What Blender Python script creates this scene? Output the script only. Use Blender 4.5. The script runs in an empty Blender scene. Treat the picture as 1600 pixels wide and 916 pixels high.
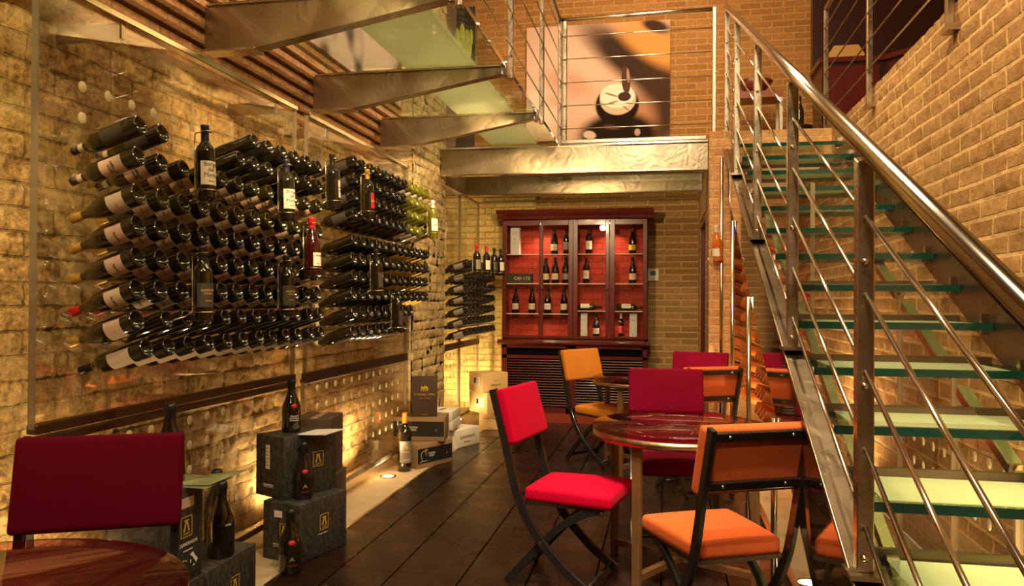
import bpy, bmesh, math, random
from mathutils import Vector, Matrix
random.seed(7)
C = bpy.context.scene.collection
S = bpy.context.scene
PI = math.pi

# ------------------------------------------------------------------ camera
EYE = Vector((0, 0, 1.38)); FPX = 1224.0
CAMROT = (Matrix.Rotation(math.radians(11.0), 3, 'Z') @ Matrix.Rotation(PI/2 + math.radians(0.5), 3, 'X')
          @ Matrix.Rotation(math.radians(0.33), 3, 'Z'))
cam = bpy.data.cameras.new('camera'); cam.sensor_width = 36; cam.lens = 36*FPX/1600; cam.clip_start = .05
camo = bpy.data.objects.new('camera', cam); C.objects.link(camo)
camo.matrix_world = Matrix.Translation(EYE) @ CAMROT.to_4x4()
S.camera = camo
S.view_settings.view_transform = 'Standard'; S.view_settings.look = 'None'
S.view_settings.gamma = 1; S.view_settings.use_curve_mapping = False
S.view_settings.exposure = 0.42

# ------------------------------------------------------------------ world
W = bpy.data.worlds.new('room_ambient'); S.world = W; W.use_nodes = True
W.node_tree.nodes['Background'].inputs[0].default_value = (1.0, .72, .43, 1)
W.node_tree.nodes['Background'].inputs[1].default_value = .30

# ------------------------------------------------------------------ lights
WARM = (1.0, .70, .36); WARMW = (1.0, .78, .50); COOLW = (1.0, .86, .66)
def look(o, tgt):
    d = Vector(tgt) - o.location
    o.rotation_euler = d.to_track_quat('-Z', 'Y').to_euler()
def area(name, loc, tgt, size, power, col=WARMW, sy=None):
    l = bpy.data.lights.new(name, 'AREA'); l.energy = power; l.color = col; l.size = size
    if sy: l.shape = 'RECTANGLE'; l.size_y = sy
    o = bpy.data.objects.new(name, l); C.objects.link(o); o.location = loc; look(o, tgt); return o
def spot(name, loc, tgt, power, angle, col=WARM, r=.03, blend=.6):
    l = bpy.data.lights.new(name, 'SPOT'); l.energy = power; l.color = col
    l.spot_size = math.radians(angle); l.spot_blend = blend; l.shadow_soft_size = r
    o = bpy.data.objects.new(name, l); C.objects.link(o); o.location = loc; look(o, tgt); return o
# unseen area fills added high in the double-height room for soft light
area('overhead_fill', (-.3, 1.0, 5.2), (-.6, 4.5, 0), 1.6, 110, WARMW)
area('overhead_fill', (.3, 5.2, 5.2), (-.3, 6.2, 0), 1.4, 80, WARMW)
area('overhead_fill', (.2, 7.0, 5.3), (-.4, 9.1, 3.4), 1.0, 30, WARMW)
area('overhead_fill', (-1.5, 5.4, 5.4), (-1.9, 5.6, 2.9), .9, 70, WARMW)  # fill added to brighten the walkway glass and the upper prints
spot('unseen_spot', (-.3, -1.6, 4.6), (-.9, 3.4, 1.2), 300, 60, WARMW, .12)  # soft fill added behind the camera to raise the general light
# unseen spots onto the tables, racks and stair wall, some added as fill
spot('unseen_spot', (-.1, 1.8, 4.9), (-.6, 4.0, .5), 480, 26, COOLW, .05)
spot('unseen_spot', (.2, .9, 4.9), (.2, 3.0, .7), 420, 30, COOLW, .05)
spot('unseen_spot', (-.4, 3.6, 4.9), (-.6, 6.8, .6), 200, 30, WARMW, .05)
spot('unseen_spot', (-1.3, .6, 3.6), (-2.4, 3.3, 1.7), 260, 62, WARM, .03)
spot('unseen_spot', (-1.1, 2.9, 2.70), (-2.4, 5.0, 1.9), 150, 75, WARM, .03)  # wash light added in mid-air just under the bridge, towards the racks
spot('unseen_spot', (-1.15, 5.3, 2.70), (-2.3, 7.3, 1.9), 110, 80, WARM, .03)  # another added wash under the bridge, farther along
spot('unseen_spot', (.1, 2.0, 4.8), (1.4, 3.6, 2.2), 420, 80, WARM, .05)
spot('unseen_spot', (.25, 1.6, 3.6), (-2.0, 3.3, 1.6), 170, 44, WARM, .05)  # fill added so bottle bases and labels catch highlights
spot('unseen_spot', (.25, 3.6, 3.6), (-2.0, 5.5, 1.6), 150, 44, WARM, .05)  # second added fill for the rack highlights
spot('unseen_spot', (-.3, 6.2, 4.9), (-.6, 9.1, 3.9), 80, 65, WARMW, .05)
spot('unseen_spot', (-.9, 6.0, 2.45), (-.7, 9.1, 1.5), 120, 80, WARM, .04)  # fill added to lift the lower back wall, no fixture hangs there
spot('unseen_spot', (.9, 4.2, 4.9), (1.0, 6.2, 1.5), 160, 50, WARMW, .04)

# ------------------------------------------------------------------ helpers
def ray(u, v): return CAMROT @ Vector(((u-800)/FPX, -(v-458)/FPX, -1))
def onx(u, v, x): d = ray(u, v); return EYE + d*((x-EYE.x)/d.x)
def ony(u, v, y): d = ray(u, v); return EYE + d*((y-EYE.y)/d.y)
def onz(u, v, z): d = ray(u, v); return EYE + d*((z-EYE.z)/d.z)

class MB:
    def __init__(s): s.v = []; s.f = []; s.m = []; s.sm = []
    def add(s, vs, fs, mi=0, smooth=False):
        n = len(s.v); s.v += [tuple(v) for v in vs]
        for f in fs: s.f.append(tuple(i+n for i in f)); s.m.append(mi); s.sm.append(smooth)
        return s
    def box(s, x0, x1, y0, y1, z0, z1, mi=0, M=None):
        vs = [Vector((x, y, z)) for z in (z0, z1) for y in (y0, y1) for x in (x0, x1)]
        if M: vs = [M @ v for v in vs]
        return s.add(vs, [(0,2,3,1),(4,5,7,6),(0,1,5,4),(2,6,7,3),(0,4,6,2),(1,3,7,5)], mi)
    def prism(s, poly, axis, a, b, mi=0, M=None):
        """poly: 2-D points; axis 'x' -> (y,z), 'y' -> (x,z), 'z' -> (x,y); extruded a..b"""
        def P(p, t):
            return Vector((t, p[0], p[1])) if axis == 'x' else Vector((p[0], t, p[1])) if axis == 'y' else Vector((p[0], p[1], t))
        n = len(poly); vs = [P(p, a) for p in poly] + [P(p, b) for p in poly]
        if M: vs = [M @ v for v in vs]
        fs = [tuple(range(n)), tuple(range(2*n-1, n-1, -1))] + [(i, i+n, (i+1) % n+n, (i+1) % n) for i in range(n)]
        return s.add(vs, fs, mi)
    def lathe(s, prof, n=20, mi=0, M=None, smooth=True, a0=0, a1=2*PI):
        full = abs(a1-a0-2*PI) < 1e-6; cols = n if full else n+1
        vs = []
        for r, z in prof:
            for k in range(cols):
                a = a0+(a1-a0)*k/n; vs.append(Vector((r*math.cos(a), r*math.sin(a), z)))
        if M: vs = [M @ v for v in vs]
        fs = []
        for i in range(len(prof)-1):
            for k in range(n):
                k2 = (k+1) % cols if full else k+1
                fs.append((i*cols+k, i*cols+k2, (i+1)*cols+k2, (i+1)*cols+k))
        return s.add(vs, fs, mi, smooth)
    def tube(s, pts, r, n=8, mi=0, closed=False, smooth=True, M=None):
        pts = [(M @ Vector(p)) if M else Vector(p) for p in pts]; N = len(pts); vs = []; up = None
        for i, p in enumerate(pts):
            a = pts[i-1] if (i > 0 or closed) else p; b = pts[(i+1) % N] if (i < N-1 or closed) else p
            t = (b-a).normalized()
            if up is None: up = Vector((0, 0, 1)) if abs(t.z) < .9 else Vector((1, 0, 0))
            x = t.cross(up).normalized(); y = x.cross(t).normalized(); up = y
            for k in range(n):
                w = 2*PI*k/n; vs.append(p + r*(math.cos(w)*x + math.sin(w)*y))
        fs = []
        for i in range(N if closed else N-1):
            j = (i+1) % N
            for k in range(n): fs.append((i*n+k, i*n+(k+1) % n, j*n+(k+1) % n, j*n+k))
        s.add(vs, fs, mi, smooth)
        if not closed:
            m = len(s.v)-len(vs)
            s.f += [tuple(m+k for k in range(n-1, -1, -1)), tuple(m+(N-1)*n+k for k in range(n))]; s.m += [mi]*2; s.sm += [False]*2
        return s
    def bar(s, pts, w, h, mi=0, wax=(1, 0, 0), M=None):
        """rectangular section swept along pts; w is measured along wax"""
        pts = [(M @ Vector(p)) if M else Vector(p) for p in pts]; wv = Vector(wax); vs = []; N = len(pts)
        for i, p in enumerate(pts):
            t = (pts[min(i+1, N-1)]-pts[max(i-1, 0)]).normalized(); n = t.cross(wv).normalized()
            for a, b in ((-1,-1),(1,-1),(1,1),(-1,1)): vs.append(p + wv*(w/2*a) + n*(h/2*b))
        fs = [(3,2,1,0), tuple((N-1)*4+k for k in range(4))]
        for i in range(N-1):
            for k in range(4): fs.append((i*4+k, i*4+(k+1) % 4, i*4+4+(k+1) % 4, i*4+4+k))
        return s.add(vs, fs, mi)
    def mesh(s, name, mats, bevel=0, seg=2, sub=0):
        me = bpy.data.meshes.new(name); me.from_pydata(s.v, [], s.f)
        for m in (mats if isinstance(mats, (list, tuple)) else [mats]): me.materials.append(m)
        for p, mi, sm in zip(me.polygons, s.m, s.sm): p.material_index = mi; p.use_smooth = sm
        bm = bmesh.new(); bm.from_mesh(me)
        bmesh.ops.recalc_face_normals(bm, faces=bm.faces)
        if bevel:
            es = [e for e in bm.edges if len(e.link_faces) == 2 and e.calc_face_angle(0) > .5]
            bmesh.ops.bevel(bm, geom=es, offset=bevel, segments=seg, affect='EDGES', profile=.5, clamp_overlap=True)
            for f in bm.faces: f.smooth = True if seg > 1 else f.smooth
        bm.to_mesh(me); bm.free()
        if bevel and seg > 1:
            try: me.set_sharp_from_angle(angle=math.radians(50))
            except Exception: pass
        return me
    def build(s, name, mats, parent=None, bevel=0, seg=1, **k):
        o = bpy.data.objects.new(name, s.mesh(name, mats, bevel, seg)); C.objects.link(o)
        if parent: o.parent = parent
        tag(o, **k)
        return o
def tag(o, label=None, cat=None, group=None, kind=None):
    if label: o['label'] = label
    if cat: o['category'] = cat
    if group: o['group'] = group
    if kind: o['kind'] = kind
    return o
def empty(name, loc=(0, 0, 0), rz=0, **k):
    o = bpy.data.objects.new(name, None); C.objects.link(o); o.empty_display_size = .1
    o.location = loc; o.rotation_euler = (0, 0, rz); return tag(o, **k)
def copy_tree(o, parent=None):
    c = o.copy(); C.objects.link(c); c.parent = parent
    for ch in list(o.children): copy_tree(ch, c)
    return c
def struct(name, mb, m, **k): return mb.build(name, m, kind='structure', **k)
_txt = {}
def text(body, size, mat, parent, M, name='lettering', width=1.0, ext=.0004, bend=None):
    key = (body, size, mat.name, width, bend)
    if key not in _txt:
        cu = bpy.data.curves.new('t', 'FONT'); cu.body = body; cu.size = size; cu.align_x = 'CENTER'; cu.align_y = 'CENTER'
        cu.extrude = ext; cu.resolution_u = 3; cu.space_line = .9
        t = bpy.data.objects.new('t', cu); C.objects.link(t)
        dg = bpy.context.evaluated_depsgraph_get(); me = bpy.data.meshes.new_from_object(t.evaluated_get(dg))
        bpy.data.objects.remove(t)
        me.name = name; me.materials.clear(); me.materials.append(mat)
        for v in me.vertices:
            v.co.x *= width
            if bend:
                a = v.co.x/bend; r = bend+v.co.z
                v.co.x = r*math.sin(a); v.co.z = r*math.cos(a)
        _txt[key] = me
    o = bpy.data.objects.new(name, _txt[key]); C.objects.link(o); o.parent = parent; o.matrix_local = M
    return o
def frame(loc, xdir, ydir=(0, 0, 1)):
    """matrix whose local x runs along xdir and local y along ydir (text faces their cross product)"""
    x = Vector(xdir).normalized(); y = Vector(ydir); y = (y - x*y.dot(x)).normalized(); z = x.cross(y)
    return Matrix((( x.x, y.x, z.x, loc[0]), (x.y, y.y, z.y, loc[1]), (x.z, y.z, z.z, loc[2]), (0, 0, 0, 1)))
ORD = ['first','second','third','fourth','fifth','sixth','seventh','eighth','ninth','tenth','eleventh','twelfth','thirteenth','fourteenth']

# ------------------------------------------------------------------ materials
def nt(name):
    m = bpy.data.materials.new(name); m.use_nodes = True; t = m.node_tree
    return m, t, t.nodes['Principled BSDF']
def N(t, typ, **k):
    n = t.nodes.new(typ)
    for a, b in k.items():
        if a[0] == '_': setattr(n, a[1:], b)
        else: n.inputs[a.replace('_', ' ')].default_value = b
    return n
def lk(t, a, b): t.links.new(a, b)
def col4(c): return (c[0], c[1], c[2], 1)
def mat(name, col, rough=.5, metal=0, spec=.5, coat=0, bump=0, bscale=60, emis=None, es=0, sheen=0, var=0, vscale=6, rvar=0, trans=0, ior=1.45):
    m, t, b = nt(name)
    b.inputs['Base Color'].default_value = col4(col); b.inputs['Roughness'].default_value = rough
    b.inputs['Metallic'].default_value = metal; b.inputs['Specular IOR Level'].default_value = spec
    b.inputs['Coat Weight'].default_value = coat; b.inputs['Coat Roughness'].default_value = .06
    b.inputs['Transmission Weight'].default_value = trans; b.inputs['IOR'].default_value = ior
    if sheen:
        b.inputs['Sheen Weight'].default_value = sheen; b.inputs['Sheen Roughness'].default_value = .35
        b.inputs['Sheen Tint'].default_value = col4([min(1, c*1.6+.1) for c in col])
    if 'velvet' in name: b.inputs['Specular IOR Level'].default_value = .08
    if emis: b.inputs['Emission Color'].default_value = col4(emis); b.inputs['Emission Strength'].default_value = es
    tc = N(t, 'ShaderNodeTexCoord')
    if var or rvar:
        n = N(t, 'ShaderNodeTexNoise', Scale=vscale, Detail=5.0, Roughness=.6); lk(t, tc.outputs['Object'], n.inputs['Vector'])
        if var:
            mx = N(t, 'ShaderNodeMix', _data_type='RGBA')
            mx.inputs['A'].default_value = col4([c*(1-var) for c in col]); mx.inputs['B'].default_value = col4([min(1, c*(1+var)) for c in col])
            lk(t, n.outputs['Fac'], mx.inputs['Factor']); lk(t, mx.outputs['Result'], b.inputs['Base Color'])
        if rvar:
            mr = N(t, 'ShaderNodeMapRange'); mr.inputs['From Min'].default_value = .3; mr.inputs['From Max'].default_value = .7
            mr.inputs['To Min'].default_value = max(.02, rough-rvar); mr.inputs['To Max'].default_value = rough+rvar
            lk(t, n.outputs['Fac'], mr.inputs['Value']); lk(t, mr.outputs['Result'], b.inputs['Roughness'])
    if bump:
        n2 = N(t, 'ShaderNodeTexNoise', Scale=bscale, Detail=4.0 if metal < .9 else 1.5); n2.inputs['Distortion'].default_value = 0 if metal < .9 else 2.2; lk(t, tc.outputs['Object'], n2.inputs['Vector'])
        bp = N(t, 'ShaderNodeBump', Strength=bump, Distance=.01); lk(t, n2.outputs['Fac'], bp.inputs['Height']); lk(t, bp.outputs['Normal'], b.inputs['Normal'])
    return m
def brick(name, axes, c1, c2, mortar, bw=.235, rh=.073, ms=.011, bump=.6, rough=.85, wear=.0, wearc=(.6,.45,.25), distort=.0, dirt=.35):
    m, t, b = nt(name)
    g = N(t, 'ShaderNodeNewGeometry'); sx = N(t, 'ShaderNodeSeparateXYZ'); cx = N(t, 'ShaderNodeCombineXYZ')
    lk(t, g.outputs['Position'], sx.inputs[0])
    if axes == 'YZ': lk(t, sx.outputs['Y'], cx.inputs['X'])
    else: lk(t, sx.outputs['X'], cx.inputs['X'])
    lk(t, sx.outputs['Z'], cx.inputs['Y'])
    dn = N(t, 'ShaderNodeTexNoise', Scale=5.0, Detail=3.0); lk(t, g.outputs['Position'], dn.inputs['Vector'])
    dv = N(t, 'ShaderNodeVectorMath', _operation='SCALE'); dv.inputs['Scale'].default_value = distort
    sb = N(t, 'ShaderNodeVectorMath', _operation='SUBTRACT'); sb.inputs[1].default_value = (.5, .5, .5)
    lk(t, dn.outputs['Color'], sb.inputs[0]); lk(t, sb.outputs[0], dv.inputs[0])
    ad = N(t, 'ShaderNodeVectorMath', _operation='ADD'); lk(t, cx.outputs[0], ad.inputs[0]); lk(t, dv.outputs[0], ad.inputs[1])
    br = N(t, 'ShaderNodeTexBrick'); br.offset = .5
    br.inputs['Scale'].default_value = 1; br.inputs['Brick Width'].default_value = bw; br.inputs['Row Height'].default_value = rh
    br.inputs['Mortar Size'].default_value = ms; br.inputs['Mortar Smooth'].default_value = .35; br.inputs['Bias'].default_value = 0
    br.inputs['Color1'].default_value = col4(c1); br.inputs['Color2'].default_value = col4(c2); br.inputs['Mortar'].default_value = col4(mortar)
    lk(t, ad.outputs[0], br.inputs['Vector'])
    n1 = N(t, 'ShaderNodeTexNoise', Scale=3.2, Detail=8.0, Roughness=.65); lk(t, g.outputs['Position'], n1.inputs['Vector'])
    n2 = N(t, 'ShaderNodeTexNoise', Scale=34.0, Detail=6.0, Roughness=.7); lk(t, g.outputs['Position'], n2.inputs['Vector'])
    mp = N(t, 'ShaderNodeMapRange'); mp.inputs['From Min'].default_value = .3; mp.inputs['From Max'].default_value = .72
    mp.inputs['To Min'].default_value = 1-dirt; mp.inputs['To Max'].default_value = 1+dirt*.7
    lk(t, n2.outputs['Fac'], mp.inputs['Value'])
    mu = N(t, 'ShaderNodeMix', _data_type='RGBA', _blend_type='MULTIPLY'); mu.inputs['Factor'].default_value = 1
    cr = N(t, 'ShaderNodeCombineXYZ')
    for i in 'XYZ': lk(t, mp.outputs['Result'], cr.inputs[i])
    lk(t, br.outputs['Color'], mu.inputs['A']); lk(t, cr.outputs[0], mu.inputs['B'])
    wr = N(t, 'ShaderNodeMapRange'); wr.inputs['From Min'].default_value = .46; wr.inputs['From Max'].default_value = .62
    wr.inputs['To Max'].default_value = wear
    lk(t, n1.outputs['Fac'], wr.inputs['Value'])
    mw = N(t, 'ShaderNodeMix', _data_type='RGBA'); mw.inputs['B'].default_value = col4(wearc)
    lk(t, wr.outputs['Result'], mw.inputs['Factor']); lk(t, mu.outputs['Result'], mw.inputs['A'])
    lk(t, mw.outputs['Result'], b.inputs['Base Color'])
    b.inputs['Roughness'].default_value = rough; b.inputs['Specular IOR Level'].default_value = .25
    # relief: mortar joints below the brick faces plus a rough face
    iv = N(t, 'ShaderNodeMath', _operation='SUBTRACT'); iv.inputs[0].default_value = 1; lk(t, br.outputs['Fac'], iv.inputs[1])
    a1 = N(t, 'ShaderNodeMath', _operation='MULTIPLY_ADD'); a1.inputs[1].default_value = .7; lk(t, n2.outputs['Fac'], a1.inputs[0]); lk(t, iv.outputs[0], a1.inputs[2])
    n3 = N(t, 'ShaderNodeTexNoise', Scale=9.0, Detail=5.0, Roughness=.6); lk(t, g.outputs['Position'], n3.inputs['Vector'])
    a2 = N(t, 'ShaderNodeMath', _operation='MULTIPLY_ADD'); a2.inputs[1].default_value = 1.2; lk(t, n3.outputs['Fac'], a2.inputs[0]); lk(t, a1.outputs[0], a2.inputs[2])
    bp = N(t, 'ShaderNodeBump', Strength=bump, Distance=.014); lk(t, a2.outputs[0], bp.inputs['Height']); lk(t, bp.outputs['Normal'], b.inputs['Normal'])
    return m
def glass(name, tint=(.97, .98, .95), refl=.9, ior=1.45, rough=0.0, frost=0, frostc=(.6, .7, .5)):
    """thin clear pane: what lies behind shows through, faces mirror by Fresnel"""
    m, t, b = nt(name); t.nodes.remove(b); out = t.nodes['Material Output']
    tr = N(t, 'ShaderNodeBsdfTransparent'); tr.inputs[0].default_value = col4(tint)
    gl = N(t, 'ShaderNodeBsdfGlossy'); gl.inputs['Roughness'].default_value = rough
    fr = N(t, 'ShaderNodeFresnel'); fr.inputs['IOR'].default_value = ior
    ml = N(t, 'ShaderNodeMath', _operation='MULTIPLY'); ml.inputs[1].default_value = refl; lk(t, fr.outputs[0], ml.inputs[0])
    mx = N(t, 'ShaderNodeMixShader'); lk(t, ml.outputs[0], mx.inputs[0]); lk(t, gl.outputs[0], mx.inputs[2])
    if frost:
        df = N(t, 'ShaderNodeBsdfTranslucent'); df.inputs[0].default_value = col4(frostc)
        d2 = N(t, 'ShaderNodeBsdfDiffuse'); d2.inputs[0].default_value = col4(frostc)
        m1 = N(t, 'ShaderNodeMixShader'); m1.inputs[0].default_value = .55; lk(t, df.outputs[0], m1.inputs[1]); lk(t, d2.outputs[0], m1.inputs[2])
        m2 = N(t, 'ShaderNodeMixShader'); m2.inputs[0].default_value = frost; lk(t, tr.outputs[0], m2.inputs[1]); lk(t, m1.outputs[0], m2.inputs[2])
        lk(t, m2.outputs[0], mx.inputs[1])
    else: lk(t, tr.outputs[0], mx.inputs[1])
    lk(t, mx.outputs[0], out.inputs['Surface']); return m

M = {}
M['brick_left'] = brick('brick_left_rough', 'YZ', (.45,.262,.090), (.62,.395,.145), (.32,.20,.075), bw=.31, rh=.096, ms=.006, bump=1.0, wear=.6, wearc=(.72,.53,.24), distort=.02, dirt=.8)
M['brick_pier'] = brick('brick_pier_rough', 'XZ', (.44,.30,.14), (.56,.40,.19), (.46,.34,.18), bw=.24, rh=.085, ms=.010, bump=1.0, wear=.5, wearc=(.64,.50,.27), distort=.03, dirt=.5)
M['brick_back'] = brick('brick_back_pale', 'XZ', (.38,.21,.075), (.25,.13,.045), (.50,.32,.13), bw=.38, ms=.009, bump=.5, dirt=.25)
M['brick_lit_corner'] = brick('brick_back_lamplit', 'XZ', (.66,.49,.16), (.54,.39,.12), (.42,.30,.09), ms=.007, bump=1.0, wear=.4, wearc=(.70,.56,.25), distort=.01)  # yellow lamplight in the back corner put into the brick colour
M['brick_upper'] = brick('brick_upper_orange', 'XZ', (.42,.185,.05), (.31,.13,.032), (.48,.26,.09), ms=.009, bump=.5, dirt=.25)
M['brick_right'] = brick('brick_right', 'YZ', (.43,.245,.092), (.31,.165,.058), (.58,.37,.155), bw=.27, rh=.088, ms=.011, bump=.8, distort=.012, dirt=.3)
M['brick_under'] = brick('brick_under_stair', 'XZ', (.56,.30,.12), (.46,.23,.085), (.52,.33,.15), ms=.008, bump=.5)
M['brick_strip'] = brick('brick_shadow_strip', 'YZ', (.56,.30,.14), (.46,.235,.10), (.36,.21,.10), bw=.33, rh=.5, ms=.006, bump=.8, dirt=.45)
M['plaster'] = mat('plaster_ceiling', (.42,.33,.22), .9)
M['concrete'] = mat('concrete_strip', (.50,.385,.235), .75, var=.22, vscale=9, bump=.3, bscale=50)
M['steel'] = mat('brushed_steel', (.47,.39,.29), .28, 1, bump=.06, bscale=30, var=.18, vscale=7, rvar=.08)
M['steel_beam'] = mat('swirled_steel_beam', (.33,.265,.175), .30, 1, bump=.22, bscale=7, var=.10, vscale=4, rvar=.05)
M['steel_dark'] = mat('dark_steel_rail', (.17,.12,.085), .4, 1, bump=.05, rvar=.1)
M['chrome'] = mat('polished_steel', (.62,.55,.45), .17, 1)
M['bronze'] = mat('bronze_band', (.42,.29,.15), .33, 1, var=.3, vscale=20, rvar=.1)
M['black_wood'] = mat('black_lacquered_wood', (.014,.011,.009), .28, coat=.5, var=.5, vscale=25, bump=.08, bscale=40)
M['leg_wood'] = mat('walnut_leg', (.13,.062,.022), .38, coat=.3, var=.35, vscale=30)
M['mahogany'] = mat('mahogany', (.090,.008,.004), .30, coat=.6, var=.35, vscale=8)
M['mahogany_dk'] = mat('mahogany_dark', (.03,.005,.004), .35, coat=.4, var=.3)
M['red_panel'] = brick('cabinet_red_back', 'XZ', (.42,.035,.012), (.32,.026,.010), (.20,.018,.008), ms=.006, bump=.3, rough=.6)
M['black_void'] = mat('black_recess', (.004,.003,.003), .9, spec=.05)
M['pane'] = glass('clear_glass_pane', (.985,.98,.96), .30)
M['cab_pane'] = glass('cabinet_glass_pane', (.97,.96,.95), .35)
M['bridge_glass'] = glass('bridge_floor_glass', (.92,.95,.86), .4)
M['frost'] = glass('sandblasted_glass', (.8,.85,.7), .5, frost=.80, frostc=(.60,.64,.40))
M['frost_tread'] = glass('sandblasted_tread', (.85,.92,.8), .5, frost=.60, frostc=(.56,.62,.38))
M['tread_glass'] = glass('clear_tread_glass', (.93,.97,.91), .6)
M['glass_edge'] = mat('green_glass_edge', (.004,.040,.030), .06, coat=1)
M['glass_rim'] = glass('milky_glass_edge', (.8,.75,.62), 1, frost=.5, frostc=(.55,.45,.30))
M['hole'] = glass('frosted_hole_rim', (.95,.9,.78), 1, frost=.75, frostc=(.95,.85,.62))
M['apron'] = mat('dark_mirror_glass', (.10,.065,.045), .04, .75, coat=1)
M['vel_red'] = mat('red_velvet', (.46,.001,.022), .8, sheen=.25, bump=.1, bscale=300, var=.12)
M['vel_mag'] = mat('magenta_velvet', (.17,.001,.018), .8, sheen=.12, bump=.1, bscale=300, var=.12)
M['vel_pur'] = mat('plum_velvet', (.105,.001,.012), .8, sheen=.10, bump=.1, bscale=300, var=.15)
M['vel_org'] = mat('orange_velvet', (.60,.118,.030), .8, sheen=.25, bump=.1, bscale=300, var=.12)
M['vel_och'] = mat('amber_velvet', (.60,.20,.025), .8, sheen=.4, bump=.1, bscale=300, var=.12)
M['table_red'] = mat('red_lacquer_top', (.17,.014,.014), .18, coat=1, var=.5, vscale=6)
M['table_glass'] = glass('table_glass', (.9,.68,.70), .8)
M['screw'] = mat('steel_screw', (.5,.45,.38), .3, 1)
M['g_dark'] = mat('dark_bottle_glass', (.010,.008,.004), .05, coat=.8, spec=.7)
M['g_olive'] = mat('olive_bottle_glass', (.020,.016,.003), .06, coat=.8, spec=.7)
M['g_green'] = mat('green_bottle_glass', (.13,.125,.006), .06, coat=.8, trans=.25)
M['g_rose'] = mat('rose_bottle_glass', (.72,.18,.03), .05, coat=.8, trans=.35)
M['g_red'] = mat('dark_red_bottle_glass', (.030,.004,.003), .05, coat=.8)
M['cap_navy'] = mat('navy_capsule', (.018,.017,.035), .35)
M['cap_red'] = mat('red_capsule', (.55,.012,.015), .35)
M['cap_gold'] = mat('gold_capsule', (.50,.30,.05), .35, .4)
M['cap_black'] = mat('black_capsule', (.012,.011,.010), .35)
M['cap_orange'] = mat('orange_capsule', (.75,.14,.02), .4)
M['cap_white'] = mat('white_capsule', (.75,.68,.55), .4)
M['lab_cream'] = mat('cream_paper_label', (.62,.48,.32), .7, var=.1)
M['lab_pink'] = mat('pinkish_paper_label', (.60,.40,.28), .7, var=.15, vscale=40)
M['lab_white'] = mat('white_paper_label', (.74,.66,.52), .7)
M['lab_dark'] = mat('dark_paper_label', (.055,.045,.036), .5)
M['lab_grey'] = mat('grey_paper_label', (.22,.18,.14), .5)
M['lab_yellow'] = mat('yellow_paper_label', (.72,.45,.03), .6)
M['lab_red'] = mat('red_paper_label', (.55,.02,.02), .5)
M['ink'] = mat('black_ink', (.02,.015,.012), .6)
M['ink_red'] = mat('red_ink', (.45,.03,.02), .6)
M['ink_gold'] = mat('gold_ink', (.75,.50,.06), .4, .3)
M['ink_white'] = mat('white_ink', (.85,.8,.7), .5)
M['wire'] = mat('bright_wire', (.62,.50,.34), .25, 1)
def damask(name, a, b_):
    m, t, b = nt(name); tc = N(t, 'ShaderNodeTexCoord')
    w = N(t, 'ShaderNodeTexWave', Scale=9.0, Distortion=14.0, Detail=2.0); w.inputs['Detail Scale'].default_value = 1.6
    lk(t, tc.outputs['Object'], w.inputs['Vector'])
    r = N(t, 'ShaderNodeValToRGB'); r.color_ramp.elements[0].position = .48; r.color_ramp.elements[1].position = .56
    r.color_ramp.elements[0].color = col4(a); r.color_ramp.elements[1].color = col4(b_)
    lk(t, w.outputs['Fac'], r.inputs[0]); lk(t, r.outputs[0], b.inputs['Base Color'])
    b.inputs['Roughness'].default_value = .5; return m
M['damask'] = damask('grey_damask_card', (.026,.024,.022), (.052,.048,.043))
M['card_brown'] = mat('dark_brown_card', (.065,.035,.022), .6, var=.1)
M['card_kraft'] = mat('kraft_card', (.26,.165,.08), .75, var=.15)
M['card_black'] = mat('black_card', (.014,.012,.011), .5)
M['card_white'] = mat('white_card', (.72,.64,.50), .7)
M['tape'] = mat('brown_tape', (.30,.20,.11), .35)
M['pine'] = mat('pine_crate', (.62,.40,.16), .6, var=.18, vscale=5)
M['tin'] = mat('white_tin', (.6,.58,.55), .4)
M['plastic'] = mat('white_plastic', (.62,.56,.42), .4)
M['lcd'] = mat('grey_green_lcd', (.10,.13,.08), .2)
M['lamp_lens'] = mat('lit_lamp_lens', (1,.9,.7), .3, emis=(1,.82,.5), es=14)
M['paper'] = mat('white_leaflet', (.74,.70,.62), .55, var=.15, vscale=12)
M['red_bowl'] = mat('dark_red_bowl', (.12,.02,.012), .3)
M['oak'] = mat('oak_box', (.48,.25,.07), .5, var=.15)
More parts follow.
